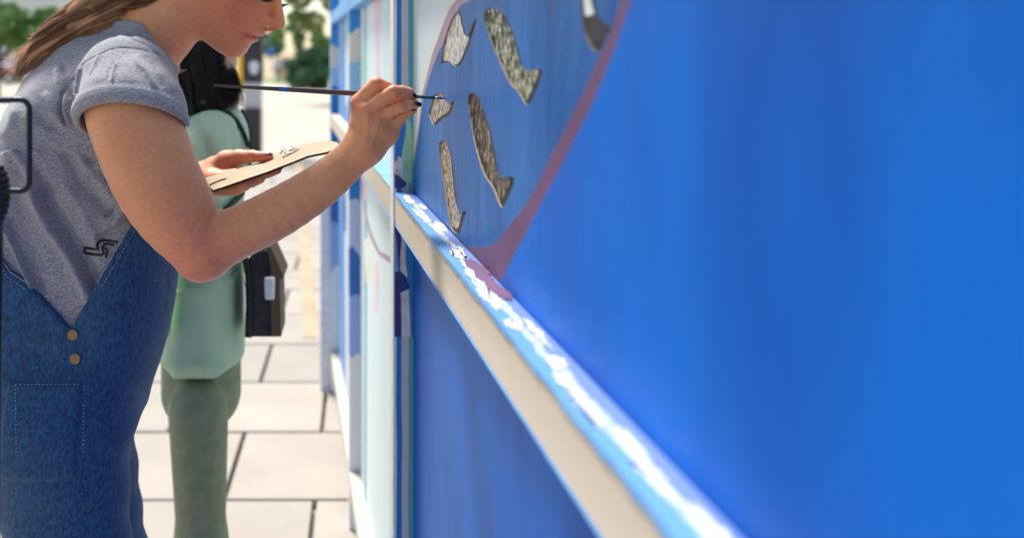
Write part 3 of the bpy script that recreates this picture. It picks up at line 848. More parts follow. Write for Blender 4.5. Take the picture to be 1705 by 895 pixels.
# ---- T-shirt
SH = smooth_poly([(226,38),(252,56),(270,88),(280,112),(288,160),(294,230),(302,300),(300,365),(290,400),(281,432),(277,471),(268,540),(250,610),(232,660),(222,700),(-70,700),(-66,620),(-62,520),(-52,420),(-38,330),(-20,245),(0,188),(16,160),(38,122),(62,98),(85,80),(112,63),(150,48),(190,36)], 1)
S_A, S_B, S_C = W(213, 151, 1.302), W(124, 208, 1.39), W(304, 208, 1.385)
pn = np.cross(S_B - S_A, S_C - S_A); pn /= np.linalg.norm(pn)
if pn[2] > 0: pn = -pn
pn = pn.astype(np.float32)
M['button'] = mat("brass_button", (.20, .15, .09), .4, metal=.9)
FOLDS = [
 ([(20, 250), (48, 290), (60, 330)], 3.0, 7), ([(36, 246), (64, 286), (78, 322)], -3.0, 8), ([(112, 230), (150, 290), (190, 330), (215, 345)], 2.2, 9), ([(104, 250), (136, 310), (180, 352)], -3.4, 11),
 ([(150, 215), (180, 250), (205, 300)], -3.0, 9), ([(100, 300), (140, 360), (160, 410)], 2.0, 10), ([(190, 372), (206, 352), (220, 330)], 2.6, 3.5), ([(176, 360), (196, 342), (216, 322)], -2.0, 4),
 ([(168, 396), (196, 380), (214, 366)], -3, 9),  # (line in px at depth 1.45, height mm (+ ridge), width px)
 ([(50, 318), (60, 345), (74, 372), (96, 402), (118, 435), (140, 480), (160, 540)], 5.5, 10),
 ([(66, 322), (84, 352), (108, 388), (134, 430), (156, 475)], -7, 13),
 ([(2, 365), (9, 388), (22, 412), (34, 440), (50, 474), (70, 530)], 5.0, 4.5),
 ([(14, 372), (22, 396), (38, 424), (52, 450), (64, 478)], -3.0, 8),
 ([(10, 190), (6, 240), (12, 300)], 3, 14), ([(26, 330), (40, 390), (60, 440)], -2.5, 12),
 ([(78, 118), (90, 145), (104, 178), (112, 204)], 3.2, 4.5), ([(88, 112), (98, 135), (108, 160)], -2.0, 5),
 ([(99, 158), (98, 172), (101, 190), (108, 206)], -3, 3), ([(104, 160), (110, 176), (122, 196), (134, 214)], 2.6, 3.2),
 ([(70, 160), (90, 190), (112, 222), (150, 246)], 2.2, 6), ([(60, 190), (100, 236), (150, 268)], -2.2, 10),
 ([(40, 200), (54, 262), (58, 320)], 2.2, 14),
 ([(142, 112), (139, 135), (141, 156)], 2.6, 4.5), ([(152, 112), (150, 138), (150, 152)], -1.8, 5), ([(130, 118), (126, 140), (128, 160)], -1.6, 5),
 ([(180, 90), (177, 106), (174, 118)], 2.0, 3.6), ([(217, 104), (217, 116), (219, 130)], 2.4, 2.2), ([(212, 106), (212, 128)], -1.4, 3),
 ([(244, 96), (268, 116), (284, 140), (292, 164)], 1.6, 4), ([(256, 98), (276, 116), (290, 140)], -1.5, 3.5), ([(200, 118), (240, 112), (270, 128)], -1.2, 8),
 ([(170, 330), (205, 318), (225, 300)], 1.6, 5), ([(190, 352), (214, 338)], 1.8, 3), ([(150, 300), (190, 285), (215, 262)], -2, 10),
]
GROOVE = [([(99, 176), (98, 160), (105, 144), (116, 133), (132, 120), (150, 107), (176, 94), (198, 84), (216, 81), (241, 83), (262, 88), (280, 97)], 1.6, 1.5),
          ([(60, 98), (90, 77), (112, 65), (134, 60), (170, 60), (213, 62), (250, 76), (270, 93)], 1.7, 1.3),
          ([(140, 54), (177, 50.5), (203, 55), (222, 62)], 2.4, 2.8), ([(160, 46), (190, 45), (215, 50), (235, 57), (250, 72)], 1.2, 1.6)]
OV_F = [(160, 471), (222, 364), (262, 298), (345, 290), (345, 720), (60, 720), (118, 548)]
OV_B = [(-130, 380), (-30, 400), (0, 428), (16, 451), (48, 472), (84, 510), (118, 548), (100, 740), (-200, 740)]
def shirt_sdf(p):
    x = p[:, 0] * K / 1.55 + 600; y = HZ - (p[:, 2] - CH) * K / 1.55
    d2 = poly2(x, y, SH)
    v = np.clip((y - 20) / 160, 0, 1)
    wid = 70 + 85 * v ** .7
    l = (p[:, 1] - 1.60) * K / 1.55
    d = inflate(d2, l, 88, wid) * 1.55 / K
    d = smin(d, chain(p, [(150, 110, 1.56, 50), (214, 120, 1.54, 58)], .02), .03)
    slv = chain(p, [(200, 128, 1.52, 62), (210, 140, 1.45, 76), (218, 190, 1.395, 87), (222, 240, 1.37, 90)], .02)
    slv2 = chain(p, [(228, 128, 1.64, 50), (220, 172, 1.72, 52)], .02)
    pd = (p - S_A.astype(np.float32)) @ pn
    slv = smax(slv, pd, .004)
    d = smin(d, slv, .018)
    d = smin(d, slv2, .02)
    cuff = chain(p, [(207, 140, 1.45, 80), (217, 190, 1.395, 89.5), (222, 240, 1.37, 95)], .02)
    bandd = np.abs(pd + .0105) - .0115
    cuff = smax(cuff, bandd, .009)
    cuff = np.where(p[:, 1] > 1.47, cuff + (p[:, 1] - 1.47) * .6, cuff)
    d = smin(d, cuff, .0025)
    ox = p[:, 0] * K / 1.45 + 600; oy = HZ - (p[:, 2] - CH) * K / 1.45
    near = np.clip((1.62 - p[:, 1]) / .06, 0, 1)
    ccf = np.clip((np.abs(pd + .0105) - .0115) / .004, 0, 1)
    dd = np.zeros(len(p), np.float32)
    for P, a, w in FOLDS:
        dd -= a * .00145 * np.exp(-(line2(ox, oy, P) / w) ** 2)
    for P, a, w in GROOVE:
        dd += a * .001 * np.exp(-(line2(ox, oy, P) / w) ** 2)
    dd += .0006 * np.sin(ox * .11 + oy * .07 + np.sin(oy * .05) * 2) * np.sin(oy * .06 - ox * .03)
    # collar band round the neck
    col = neck_sdf(p, 7)
    nn = np.array([.79, 0.05, .61], np.float32); nn /= np.linalg.norm(nn)
    cd = (p - W(257, 66, 1.52).astype(np.float32)) @ nn
    cd = smax(cd, p[:, 2] - np.float32(W(0, 34, 1.52)[2]), .012)
    col = smax(smax(col, cd, .003), -cd - .075, .02)
    d = smin(d, col, .016)
    d = d + dd * near * ccf
    om = np.minimum(np.minimum(poly2(ox, oy, OV_F), poly2(ox, oy, OV_B)), 560 - oy)
    d = d + .009 * np.clip(-(om + 2) / 5, 0, 1)
    # hollow for the arm
    arm = chain(p, [(213, 165, 1.42, 77), (222, 195, 1.40, 78), (252, 285, 1.385, 74)], .025)
    hol = np.maximum(arm, -(pd + .035))
    d = smax(d, -hol, .004)
    return d
V, F = nets(shirt_sdf, (-.68, 1.22, .86), (-.22, 1.86, 1.56), .0021)
me = mesh_np('tshirt', V, F)
part('tshirt', me, person, [M['jersey']])
shirt_bvh = BVHTree.FromPolygons([tuple(v) for v in V.tolist()], F.tolist())

# ---- overalls
def overalls_sdf(p):
    x = p[:, 0] * K / 1.45 + 600; y = HZ - (p[:, 2] - CH) * K / 1.45
    x5 = p[:, 0] * K / 1.55 + 600; y5 = HZ - (p[:, 2] - CH) * K / 1.55
    d2 = poly2(x5, y5, SH)
    l = (p[:, 1] - 1.60) * K / 1.55
    tor = inflate(d2, l, 88, 155) * 1.55 / K - .0065
    tor = smin(tor, chain(p, [(90, 560, 1.60, 135), (80, 700, 1.60, 140)], .03), .03)
    for P, a, w in FOLDS[:4]:
        tor = tor - a * .0006 * np.exp(-(line2(x, y, P) / w) ** 2) * (p[:, 1] < 1.6)
    msk = np.minimum(np.minimum(poly2(x, y, OV_F), poly2(x, y, OV_B)), 560 - y) * 1.45 / K
    d = smax(tor, msk, .002)
    legs = None
    for Y, k in ((1.49, 0), (1.71, 1)):
        c = chain(p, [(98 + 8 * k, 735, Y, 116), (122 + 30 * k, 960, Y, 94), (150 + 50 * k, 1180, Y, 72), (140 + 60 * k, 1420, Y, 64), (135 + 60 * k, 1600 - 150 * k, Y, 60)], .03)
        legs = c if legs is None else smin(legs, c, .01)
    legs = legs + .002 * np.sin(y * .07 + x * .03) * np.sin(x * .05)
    hip = smax(legs, (640 - y) * 1.45 / K, .02)
    d = smin(d, hip, .05)
    d = d + .0022 * np.exp(-(line2(x, y, [(267, 418), (262, 440), (257, 474), (250, 540)]) / 1.6) ** 2) * (p[:, 1] < 1.6)
    d = d + .0012 * np.exp(-(line2(x, y, [(170, 476), (232, 370)]) / 1.3) ** 2) * (p[:, 1] < 1.6)
    # patch pocket on the hip
    pk = np.maximum(np.abs(x - 80) - 62, np.abs(y - 700) - 70)
    d = d - .0045 * np.clip(-pk / 3, 0, 1) * (p[:, 1] < 1.6)
    return d
V, F = nets(overalls_sdf, (-.80, 1.28, .06), (-.10, 1.92, 1.34), .0042)
me = mesh_np('overalls', V, F)
part('overalls', me, person, [M['denim']])
ov_bvh = BVHTree.FromPolygons([tuple(v) for v in V.tolist()], F.tolist())
# worn edge and stitching of the overalls
def on(bvh, P, step=3, off=.0008):
    out = []
    for (a, b) in zip(P[:-1], P[1:]):
        n = max(1, int(math.hypot(b[0] - a[0], b[1] - a[1]) / step))
        for i in range(n):
            h, nn = hit(bvh, a[0] + (b[0] - a[0]) * i / n, a[1] + (b[1] - a[1]) * i / n, off)
            if h: out.append(h)
    return out
mb = MB()
for P in ([(161.5, 471), (223, 365.5)], [(1, 430), (17, 453), (49, 474)]):
    q = on(ov_bvh, P, 4, .0002)
    if len(q) > 2: mb.tube(q, .0011, 6)
mb.build('hem_edge', M['denim_edge'], person)['kind'] = 'stuff'
mb = MB()
for P in ([(170, 476), (232, 370)], [(-2, 438), (12, 460), (44, 482)], [(265, 425), (258, 474)], [(276, 430), (272, 471)], [(26, 640), (140, 640)], [(26, 640), (28, 766)], [(140, 640), (138, 766)]):
    q = on(ov_bvh, P, 1.6, .0004)
    for i in range(0, len(q) - 3, 4): mb.tube(q[i:i + 3], .0007, 5)
st = mb.build('stitching', M['denim_edge'], person); st['kind'] = 'stuff'
for q in ((122, 556), (126, 596)):
    h, nn = hit(ov_bvh, q[0], q[1], .001)
    if h:
        mb = MB(); mb.tube([h, h + nn * .003], .0075, 18); mb.build('metal_button', M['button'], person)
# outline print on the shirt
def ribbon(paths, w, bvh, name, m, parent, off=.0007):
    mb = MB()
    for P in paths:
        pts = []
        for (a, b) in zip(P[:-1], P[1:]):
            n = max(1, int(math.hypot(b[0] - a[0], b[1] - a[1]) / 2))
            pts += [(a[0] + (b[0] - a[0]) * i / n, a[1] + (b[1] - a[1]) * i / n) for i in range(n)]
        pts.append(P[-1])
        L_, R_ = [], []
        for i, q in enumerate(pts):
            a, b = pts[max(0, i - 1)], pts[min(len(pts) - 1, i + 1)]
            t = math.hypot(b[0] - a[0], b[1] - a[1]) or 1
            nx, ny = -(b[1] - a[1]) / t * w, (b[0] - a[0]) / t * w
            h1, _ = hit(bvh, q[0] + nx, q[1] + ny, off); h2, _ = hit(bvh, q[0] - nx, q[1] - ny, off)
            if h1 and h2: L_.append(mb.bm.verts.new(h1)); R_.append(mb.bm.verts.new(h2))
        for i in range(len(L_) - 1): mb.bm.faces.new((L_[i], L_[i + 1], R_[i + 1], R_[i]))
    return mb.build(name, m, parent)
e = lambda pts: [(120 + x / 6.833, 340 + y / 6.833) for x, y in pts]
ribbon([e([(520, 428), (400, 412), (330, 412), (300, 430), (282, 465), (300, 505), (270, 510), (150, 490), (135, 548), (330, 578), (362, 555), (345, 495), (362, 458), (400, 448), (480, 462)]),
        e([(372, 495), (396, 510), (398, 560), (385, 600)])], 2.25, shirt_bvh, 'shirt_print', M['print'], person)
# shoes
for Y, cx in ((1.49, -.42), (1.71, -.36)):
    y0 = Y
    def shoe(p):
        d = smin(seg(p, (cx - .06, y0, .055), (cx + .13, y0, .045), .05, .04), seg(p, (cx, y0, .1), (cx - .02, y0, .14), .045, .045), .03)
        return np.maximum(d, .004 - p[:, 2])
    V, F = nets(shoe, (cx - .14, y0 - .08, -.02), (cx + .2, y0 + .08, .2), .006)
    part('shoe', mesh_np('shoe', V, F), person, [M['white_paint']])
# wristband on the left wrist
mb = MB()
c0 = Vector(W(327, 297, 1.70)); ax = Vector(W(345, 288, 1.695)) - Vector(W(310, 306, 1.72)); ax.normalize()
u = ax.cross(Vector((0, 1, 0))).normalized(); v = ax.cross(u)
mb.tube([c0 + (u * math.cos(t) + v * math.sin(t)) * .0285 for t in np.linspace(0, 2 * math.pi, 28, endpoint=False)], .004, 8, closed=True)
mb.build('wristband', M['band'], person)

# ---- hair: a mass of strands over a shaped core
def strand_mesh(paths, r0, nseg=None):
    """paths: (n, m, 3) array; triangular tubes tapering to the tip"""
    n, m, _ = paths.shape
    t = np.gradient(paths, axis=1); t /= np.linalg.norm(t, axis=2, keepdims=True) + 1e-9
    up = np.array([.2, -1, .3]); up = up / np.linalg.norm(up)
    a = np.cross(t, up); a /= np.linalg.norm(a, axis=2, keepdims=True) + 1e-9
    b = np.cross(t, a)
    tap = np.linspace(1, 0, m)[None, :, None] ** .5 * .85 + .15
    rr = r0[:, None, None] * tap
    V = np.stack([paths + (a * math.cos(k) + b * math.sin(k)) * rr for k in (0, 2.094, 4.189)], 2).reshape(-1, 3)
    i = np.arange(n)[:, None] * m * 3; j = np.arange(m - 1)[None, :] * 3
    base = (i + j)[..., None]
    q = []
    for k in range(3):
        k2 = (k + 1) % 3
        q.append(np.concatenate([base + k, base + k2, base + 3 + k2, base + 3 + k], -1).reshape(-1, 4))
    return V, np.concatenate(q)
def spline(C_, m):
    C_ = np.asarray(C_, float); n = len(C_)
    t = np.linspace(0, n - 1 - 1e-6, m); i = t.astype(int); f = (t - i)[:, None]
    P = np.vstack([2 * C_[0] - C_[1], C_, 2 * C_[-1] - C_[-2]])
    p0, p1, p2, p3 = P[i], P[i + 1], P[i + 2], P[i + 3]
    return .5 * (2 * p1 + (p2 - p0) * f + (2 * p0 - 5 * p1 + 4 * p2 - p3) * f ** 2 + (3 * p1 - p0 - 3 * p2 + p3) * f ** 3)
def hair_mat(name, dark, lite):
    m = mat(name, dark, .38, spec=.4)
    nt = m.node_tree; L = nt.links.new; b = nt.nodes["Principled BSDF"]
    at = nt.nodes.new("ShaderNodeAttribute"); at.attribute_name = "shade"
    mx = nt.nodes.new("ShaderNodeMix"); mx.data_type = 'RGBA'; mx.inputs[6].default_value = (*dark, 1); mx.inputs[7].default_value = (*lite, 1)
    L(at.outputs["Fac"], mx.inputs[0]); L(mx.outputs[2], b.inputs["Base Color"])
    return m
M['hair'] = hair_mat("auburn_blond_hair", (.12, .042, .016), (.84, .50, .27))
M['hair2'] = hair_mat("black_hair", (.004, .004, .006), (.012, .012, .017))
def hair_obj(paths, r, shade, name, m, parent):
    V, F = strand_mesh(paths, r)
    me = mesh_np(name, V, F)
    at = me.attributes.new("shade", 'FLOAT', 'POINT')
    at.data.foreach_set("value", np.repeat(shade, paths.shape[1] * 3).astype(np.float32)[:len(me.vertices)])
    return part(name, me, parent, [m])
HC = [(392, -150, 0, 70), (330, -125, 0, 84), (285, -70, 0, 74), (250, -22, 0, 50), (205, 4, 0, 37), (160, 24, 0, 31), (122, 45, 0, 27), (90, 68, 0, 22), (64, 90, 0, 16), (47, 112, 0, 8)]
HY = 1.545
def hpath(n, m, spread=1.0, jit=.34, clump=46):
    out = np.empty((n, m, 3)); sh = np.empty(n)
    cl = [(random.uniform(0, 2 * math.pi), math.sqrt(random.random()), random.uniform(0, 6.28), random.uniform(.0, 1)) for _ in range(clump)]
    core = spline([(a, b, 0) for a, b, _, _ in HC], m); rad = spline([(c[3], 0, 0) for c in HC], m)[:, 0]
    t = np.linspace(0, 1, m)
    tan = np.gradient(core, axis=0); tan /= np.linalg.norm(tan, axis=1, keepdims=True)
    nx, ny = -tan[:, 1], tan[:, 0]
    for i in range(n):
        L1 = m - 1
        th, rr, ph, s0 = cl[i % clump]
        a = th + random.gauss(0, .16 * jit * 2) ; r_ = min(1.12, rr + random.gauss(0, .06)) * spread
        tw = th + (a - th) + np.sin(t * 7 + ph) * .35 + t * 1.2
        wav = 1 + .17 * np.sin(t * 17 + ph) + .07 * np.sin(t * 37 + ph * 2)
        off = np.cos(tw) * r_ * rad * wav; dep = np.sin(tw) * r_ * rad * wav * .85
        x = core[:, 0] + nx * off; y = core[:, 1] + ny * off
        Yd = HY + dep / K * 1.5
        out[i, :, 0] = (x - 600) / K * 1.56; out[i, :, 1] = Yd; out[i, :, 2] = CH - (y - HZ) / K * 1.56
        ln = random.uniform(.84, 1.03)
        if ln > 1: out[i, -3:] += (out[i, -3:] - out[i, -4]) * random.uniform(0, .8) + np.array([random.uniform(-.004, .002), 0, random.uniform(-.004, .006)])
        else:
            q_ = t * ln; out[i] = np.stack([np.interp(q_, t, out[i, :, k_]) for k_ in range(3)], 1)
        sh[i] = np.clip(s0 * .85 + random.uniform(-.15, .3), 0, 1)
    return out, sh
p1, s1 = hpath(5200, 30)
hair_obj(p1, rng.uniform(.0004, .0010, len(p1)), s1, 'hair', M['hair'], person)
# flyaway wisps catching the light on the far left, and a wisp by the throat
n = 1000
fl = np.empty((n, 10, 3)); sf = rng.uniform(.6, 1, n)
for i in range(n):
    t0 = random.random()
    x0, y0 = 165 - 112 * t0 + random.uniform(-16, 12), 0 + 98 * t0 + random.uniform(-12, 10)
    dx, dy = random.uniform(-48, -14), random.uniform(4, 34)
    cv = random.uniform(-12, 12)
    for j in range(10):
        u_ = j / 9
        fl[i, j] = W(x0 + dx * u_, y0 + dy * u_ * (.5 + .5 * u_) + cv * math.sin(u_ * 3.1) * .5, 1.55 + random.uniform(-.002, .002) + .02 * u_)
hair_obj(fl, rng.uniform(.00025, .00050, n), sf, 'loose_hair', M['hair'], person)
n = 60
fl = np.empty((n, 8, 3))
for i in range(n):
    y0 = random.uniform(112, 126); e_ = random.uniform(300, 312)
    for j in range(8):
        u_ = j / 7
        fl[i, j] = W(280 + (e_ - 280) * u_, y0 + (118 - y0) * u_ + random.uniform(-1, 1) * u_ - 6 * u_ * u_ + 4, 1.60)
hair_obj(fl, rng.uniform(.0002, .0004, n), rng.uniform(.6, 1, n), 'hair_wisp', M['hair'], person)
def hcore(p):
    x = p[:, 0] * K / 1.56 + 600; y = HZ - (p[:, 2] - CH) * K / 1.56; l = (p[:, 1] - HY) * K / 1.5
    P = np.stack([x, y, l], 1); d = None
    for a, b in zip(HC[:-2], HC[1:-1]):
        e_ = seg(P, (a[0], a[1], 0), (b[0], b[1], 0), a[3] * .66, b[3] * .60)
        d = e_ if d is None else smin(d, e_, 8)
    return d * 1.5 / K
V, F = nets(hcore, (-.60, 1.42, 1.40), (-.1, 1.68, 1.78), .004)
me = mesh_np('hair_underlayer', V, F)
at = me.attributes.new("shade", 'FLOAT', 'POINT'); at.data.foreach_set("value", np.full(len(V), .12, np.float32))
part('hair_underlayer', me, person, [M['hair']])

# ------------------------------------------------------------------ brush
def brush_pt(t): return Vector(W(355 + 385 * t, 142.3 + 21.5 * t, 1.405 + .038 * t))
br = empty('paint_brush', brush_pt(0))
tag(br, 'long thin dark-handled artist brush touching the cut-out edge in the mural', 'paint brush')
ts = np.linspace(0, .865, 24)
mb = MB(); mb.tube([brush_pt(t) for t in ts], [.0016 + .0023 * math.sin(min(1, t / .8) * math.pi * .62) if t < .8 else .0031 for t in ts], 12)
mb.build('handle', M['wood_brush'], br)
mb = MB(); mb.tube([brush_pt(t) for t in (.865, .88, .93, .955)], [.0032, .0033, .0031, .0036], 12, flat=.8); mb.build('ferrule', M['ferrule'], br)
mb = MB(); mb.tube([brush_pt(t) for t in (.955, .975, .99, 1.003)], [.0034, .0040, .0030, .0010], 12, flat=.5); mb.build('bristles', M['bristle'], br)
mb = MB(); mb.tube([brush_pt(t) for t in (.285, .33)], .0033, 12); mb.build('handle_mark', M['blue_mark'], br)
mb = MB(); mb.tube([brush_pt(t) for t in (.338, .352)], .0034, 12); mb.build('handle_mark', M['red_mark'], br)
# ------------------------------------------------------------------ cardboard palette
cb = empty('cardboard_palette', W(400, 300, 1.62))
tag(cb, 'folded pale cardboard palette with cream paint, held in the painter\'s left hand', 'palette')
top_e = [(335, 298, 1.60), (375, 286.5, 1.615), (410, 276.5, 1.63), (439, 268, 1.64), (458, 254.5, 1.66), (480, 247, 1.665), (504, 240.6, 1.67), (544, 233.5, 1.68), (562, 237, 1.68)]
bot_e = [(355, 316.5, 1.535), (382, 307.5, 1.54), (412, 297, 1.545), (445, 286, 1.55), (458, 281, 1.55), (485, 270, 1.555), (512, 259, 1.56), (542, 253.5, 1.57), (566, 246, 1.575)]
mb = MB(); bm = mb.bm
rows = []
for s in range(5):
    f = s / 4
    row = []
    for a, b in zip(top_e, bot_e):
        q = (np.array(W(*a)) * (1 - f) + np.array(W(*b)) * f)
        row.append(bm.verts.new(q + np.array([0, 0, random.uniform(-.0004, .0004)])))
    rows.append(row)
for i in range(4):
    for j in range(len(top_e) - 1): bm.faces.new((rows[i][j], rows[i][j + 1], rows[i + 1][j + 1], rows[i + 1][j]))
ob = mb.build('sheet', [M['card'], M['card_edge']], cb)
md = ob.modifiers.new("thick", 'SOLIDIFY'); md.thickness = .0035; md.offset = 1; md.material_offset_rim = 1; md.use_rim = True
me = ob.data
if sum(p.normal.z for p in me.polygons) > 0:
    me.flip_normals()
md.offset = 1
card_bvh = BVHTree.FromPolygons([cb.location + v.co for v in me.vertices], [tuple(p.vertices) for p in me.polygons])
mb = MB()
for k in range(13):
    x0, y0 = 468 + random.uniform(0, 24), 262 - random.uniform(0, 15)
    a = random.uniform(0, 6.28); P = []
    for j in range(9):
        x0 += math.cos(a) * 2.0; y0 += math.sin(a) * 1.1; a += random.uniform(-.9, .9)
        x0 = min(max(x0, 468), 498); lim = 262 - (x0 - 468) * .5
        y0 = min(max(y0, lim - 9), lim + 3)
        h, _ = hit(card_bvh, x0, y0, .0022)
        if h: P.append(h)
    if len(P) > 3: mb.tube(P, [.0011 + .0006 * random.random() for _ in P], 7)
mb.build('paint_squeeze', M['cream_paint'], cb)
mb = MB()
q = [h for h in (hit(card_bvh, x, y, .0008)[0] for x, y in ((349, 309), (358, 304.5), (368, 300.5), (377, 298))) if h]
if len(q) > 2: mb.tube(q, .0011, 6)
mb.build('paper_split', M['card_edge'], cb)
mb = MB(); P0 = [Vector(W(338 + i * 3, 306 + 3 * i + (2 if i % 2 else -1), 1.56)) for i in range(5)]
mb.tube(P0, [.0022, .003, .002, .003, .0015], 7); mb.build('torn_corner', M['card'], cb)
# ------------------------------------------------------------------ foreground tube frame with black knob at the left edge
ff = empty('metal_tube_frame', W(-40, 330, 1.05))
tag(ff, 'dark rounded metal tube frame with a black knob, in front of the painter\'s back', 'tube frame')
mb = MB(); YF = 1.05; pts = []
def corner(cx, cy, r, a0, a1): return [(cx + r * math.cos(R(a)), cy + r * math.sin(R(a))) for a in np.linspace(a0, a1, 7)]
path = corner(33, 182, 16, -90, 0) + corner(33, 302, 16, 0, 90) + corner(-150, 302, 16, 90, 180) + corner(-150, 182, 16, 180, 270)
mb.tube([W(x, y, YF) for x, y in path], .0031, 12, closed=True)
mb.build('tube', M['black_metal'], ff)
def knob(p):
    c = W(-4, 322, YF + .006)
    q = (p - c.astype(np.float32)) / np.array([.013, .013, .032], np.float32)
    d = (np.sqrt((q * q).sum(1)) - 1) * .013
    return d + .0006 * np.cos(p[:, 2] * 900)
V, F = nets(knob, W(-4, 322, YF) - np.array([.03, .03, .05]), W(-4, 322, YF) + np.array([.03, .04, .05]), .0015)
part('knob', mesh_np('knob', V, F), ff, [M['rubber']])
mb = MB(); mb.tube([W(-4, 330, YF + .006), W(-6, 560, YF + .02), W(-10, 1100, YF + .05), W(-12, 2400, YF + .05)], .006, 10)
mb.build('support_rod', M['black_metal'], ff)

# ------------------------------------------------------------------ second person
M['mint_shirt'] = mat("mint_green_shirt", (.36, .51, .36), .85, (.42, .56, .41), 14, bump=.2, bscale=200)
M['vivid_green'] = mat("bright_green_cloth", (.18, .55, .16), .8)
M['khaki'] = mat("khaki_cloth", (.20, .23, .14), .85, (.25, .27, .18), 40, bump=.2)
M['strap'] = mat("dark_olive_strap", (.016, .028, .018), .7)
M['bag_navy'] = mat("navy_bag", (.016, .015, .03), .8, (.04, .035, .055), 30)
M['bag_brown'] = mat("brown_bag_flap", (.10, .065, .035), .7)
p2 = empty('person', (-.60, 2.22, 0))
tag(p2, 'woman with black hair in a mint green shirt standing behind the painter', 'person')
Y0 = 2.2
def b2(p):
    d = smin(chain(p, [(322, 60, Y0, 64), (334, 100, Y0, 60)], .02), chain(p, [(330, 130, Y0, 40), (335, 190, Y0, 42)], .02), .03)
    d = smin(d, chain(p, [(345, 240, Y0, 50), (345, 400, Y0, 52)], .03), .03)
    for s, Y in ((0, 2.05), (1, 2.38)):
        up = chain(p, [(344, 244, Y + .02, 24), (322, 300, Y, 26), (318, 380, Y, 25)], .02)
        fo = chain(p, [(318, 372, Y, 24), (330, 385 - 10 * s, Y - .02, 21), (352, 390 - 20 * s, Y - .03, 16)], .02)
        d = smin(d, smin(up, fo, .01), .02)
        hd = chain(p, [(352, 390 - 20 * s, Y - .03, 16), (370, 390 - 20 * s, Y - .03, 17)], .01)
        for q in range(4):
            hd = smin(hd, chain(p, [(372, 380 - 20 * s + q * 7, Y - .03, 6.5), (384, 380 - 20 * s + q * 8, Y - .02, 5.8), (391, 385 - 20 * s + q * 7, Y - .01, 5)], .002), .006)
        hd = smin(hd, chain(p, [(362, 380 - 20 * s, Y - .05, 9), (374, 370 - 20 * s, Y - .05, 6)], .004), .008)
        d = smin(d, hd, .01)
    return d
V, F = nets(b2, (-.62, 1.9, .8), (-.05, 2.55, 1.75), .005)
me = mesh_np('body', V, F); tint_attr(me, V, [(W(330, 100, 2.1), .1, .2)])
part('body', me, p2, [M['skin2']])
S2 = smooth_poly([(292, 196), (318, 182), (345, 172), (376, 172), (398, 180), (408, 205), (412, 235), (412, 290), (402, 330), (398, 400), (402, 440), (404, 520), (404, 620), (262, 620), (272, 470), (282, 400), (286, 300), (284, 230)], 1)
def s2f(p):
    x = p[:, 0] * K / Y0 + 600; y = HZ - (p[:, 2] - CH) * K / Y0
    l = (p[:, 1] - 2.22) * K / Y0
    v = np.clip((y - 165) / 50, 0, 1)
    d = inflate(poly2(x, y, S2), l, 56, 72 + 66 * v) * Y0 / K
    for Y in (2.06, 2.38):
        sl = chain(p, [(354, 222, Y + .03, 38), (340, 240, Y + .01, 40), (328, 268, Y - .015, 44)], .03)
        sl = smax(sl, (y - 258 - (x - 330) * .05) * Y0 / K, .006)
        d = smin(d, sl, .035)
    for P, a, w in (([(350, 196), (366, 220), (372, 250)], -8, 5), ([(372, 200), (384, 240), (388, 280)], 5, 6), ([(398, 210), (398, 250), (392, 300)], -5, 5), ([(310, 205), (335, 216), (352, 232)], 6, 4), ([(340, 205), (356, 230), (362, 258)], 3.5, 5), ([(322, 215), (340, 232), (350, 252)], -3, 4), ([(312, 232), (330, 240), (348, 258)], 3, 4),
                    ([(300, 330), (350, 340), (395, 325)], -4, 6), ([(360, 280), (380, 320), (390, 360)], 4, 8), ([(290, 444), (340, 450), (395, 446)], -4, 4), ([(290, 456), (340, 462), (395, 458)], 3, 4)):
        d = d - a * .001 * np.exp(-(line2(x, y, P) / w) ** 2)
    return d
V, F = nets(s2f, (-.62, 1.9, .75), (-.2, 2.55, 1.5), .0045)
S2B = BVHTree.FromPolygons([tuple(v) for v in V.tolist()], F.tolist())
part('shirt', mesh_np('shirt', V, F), p2, [M['mint_shirt']])
def t2(p):
    d = chain(p, [(335, 585, Y0 + .02, 66), (335, 650, Y0 + .02, 66)], .03)
    for Y in (2.12, 2.33):
        d = smin(d, chain(p, [(330, 680, Y, 50), (335, 900, Y, 40), (330, 1130, Y, 33)], .03), .01)
    return d
V, F = nets(t2, (-.7, 1.9, .05), (-.1, 2.55, .95), .007)
part('trousers', mesh_np('trousers', V, F), p2, [M['khaki']])
mb = MB()
P = [W(x, y, 2.01) for x, y in ((276, 428), (299, 441), (288, 471), (280, 560), (262, 560), (268, 471))]
mb.prism(P, (0, .02, 0)); o = mb.build('cloth_tie', M['vivid_green'], p2)
for Y in (2.12, 2.33):
    cx = W(330, 100, Y)[0]
    def shoe(p):
        d = smin(seg(p, (cx - .06, Y, .055), (cx + .13, Y, .045), .048, .038), seg(p, (cx, Y, .1), (cx - .02, Y, .13), .042, .042), .03)
        return np.maximum(d, .004 - p[:, 2])
    V, F = nets(shoe, (cx - .14, Y - .08, -.02), (cx + .2, Y + .08, .2), .008)
    part('shoe', mesh_np('shoe', V, F), p2, [M['rubber']])
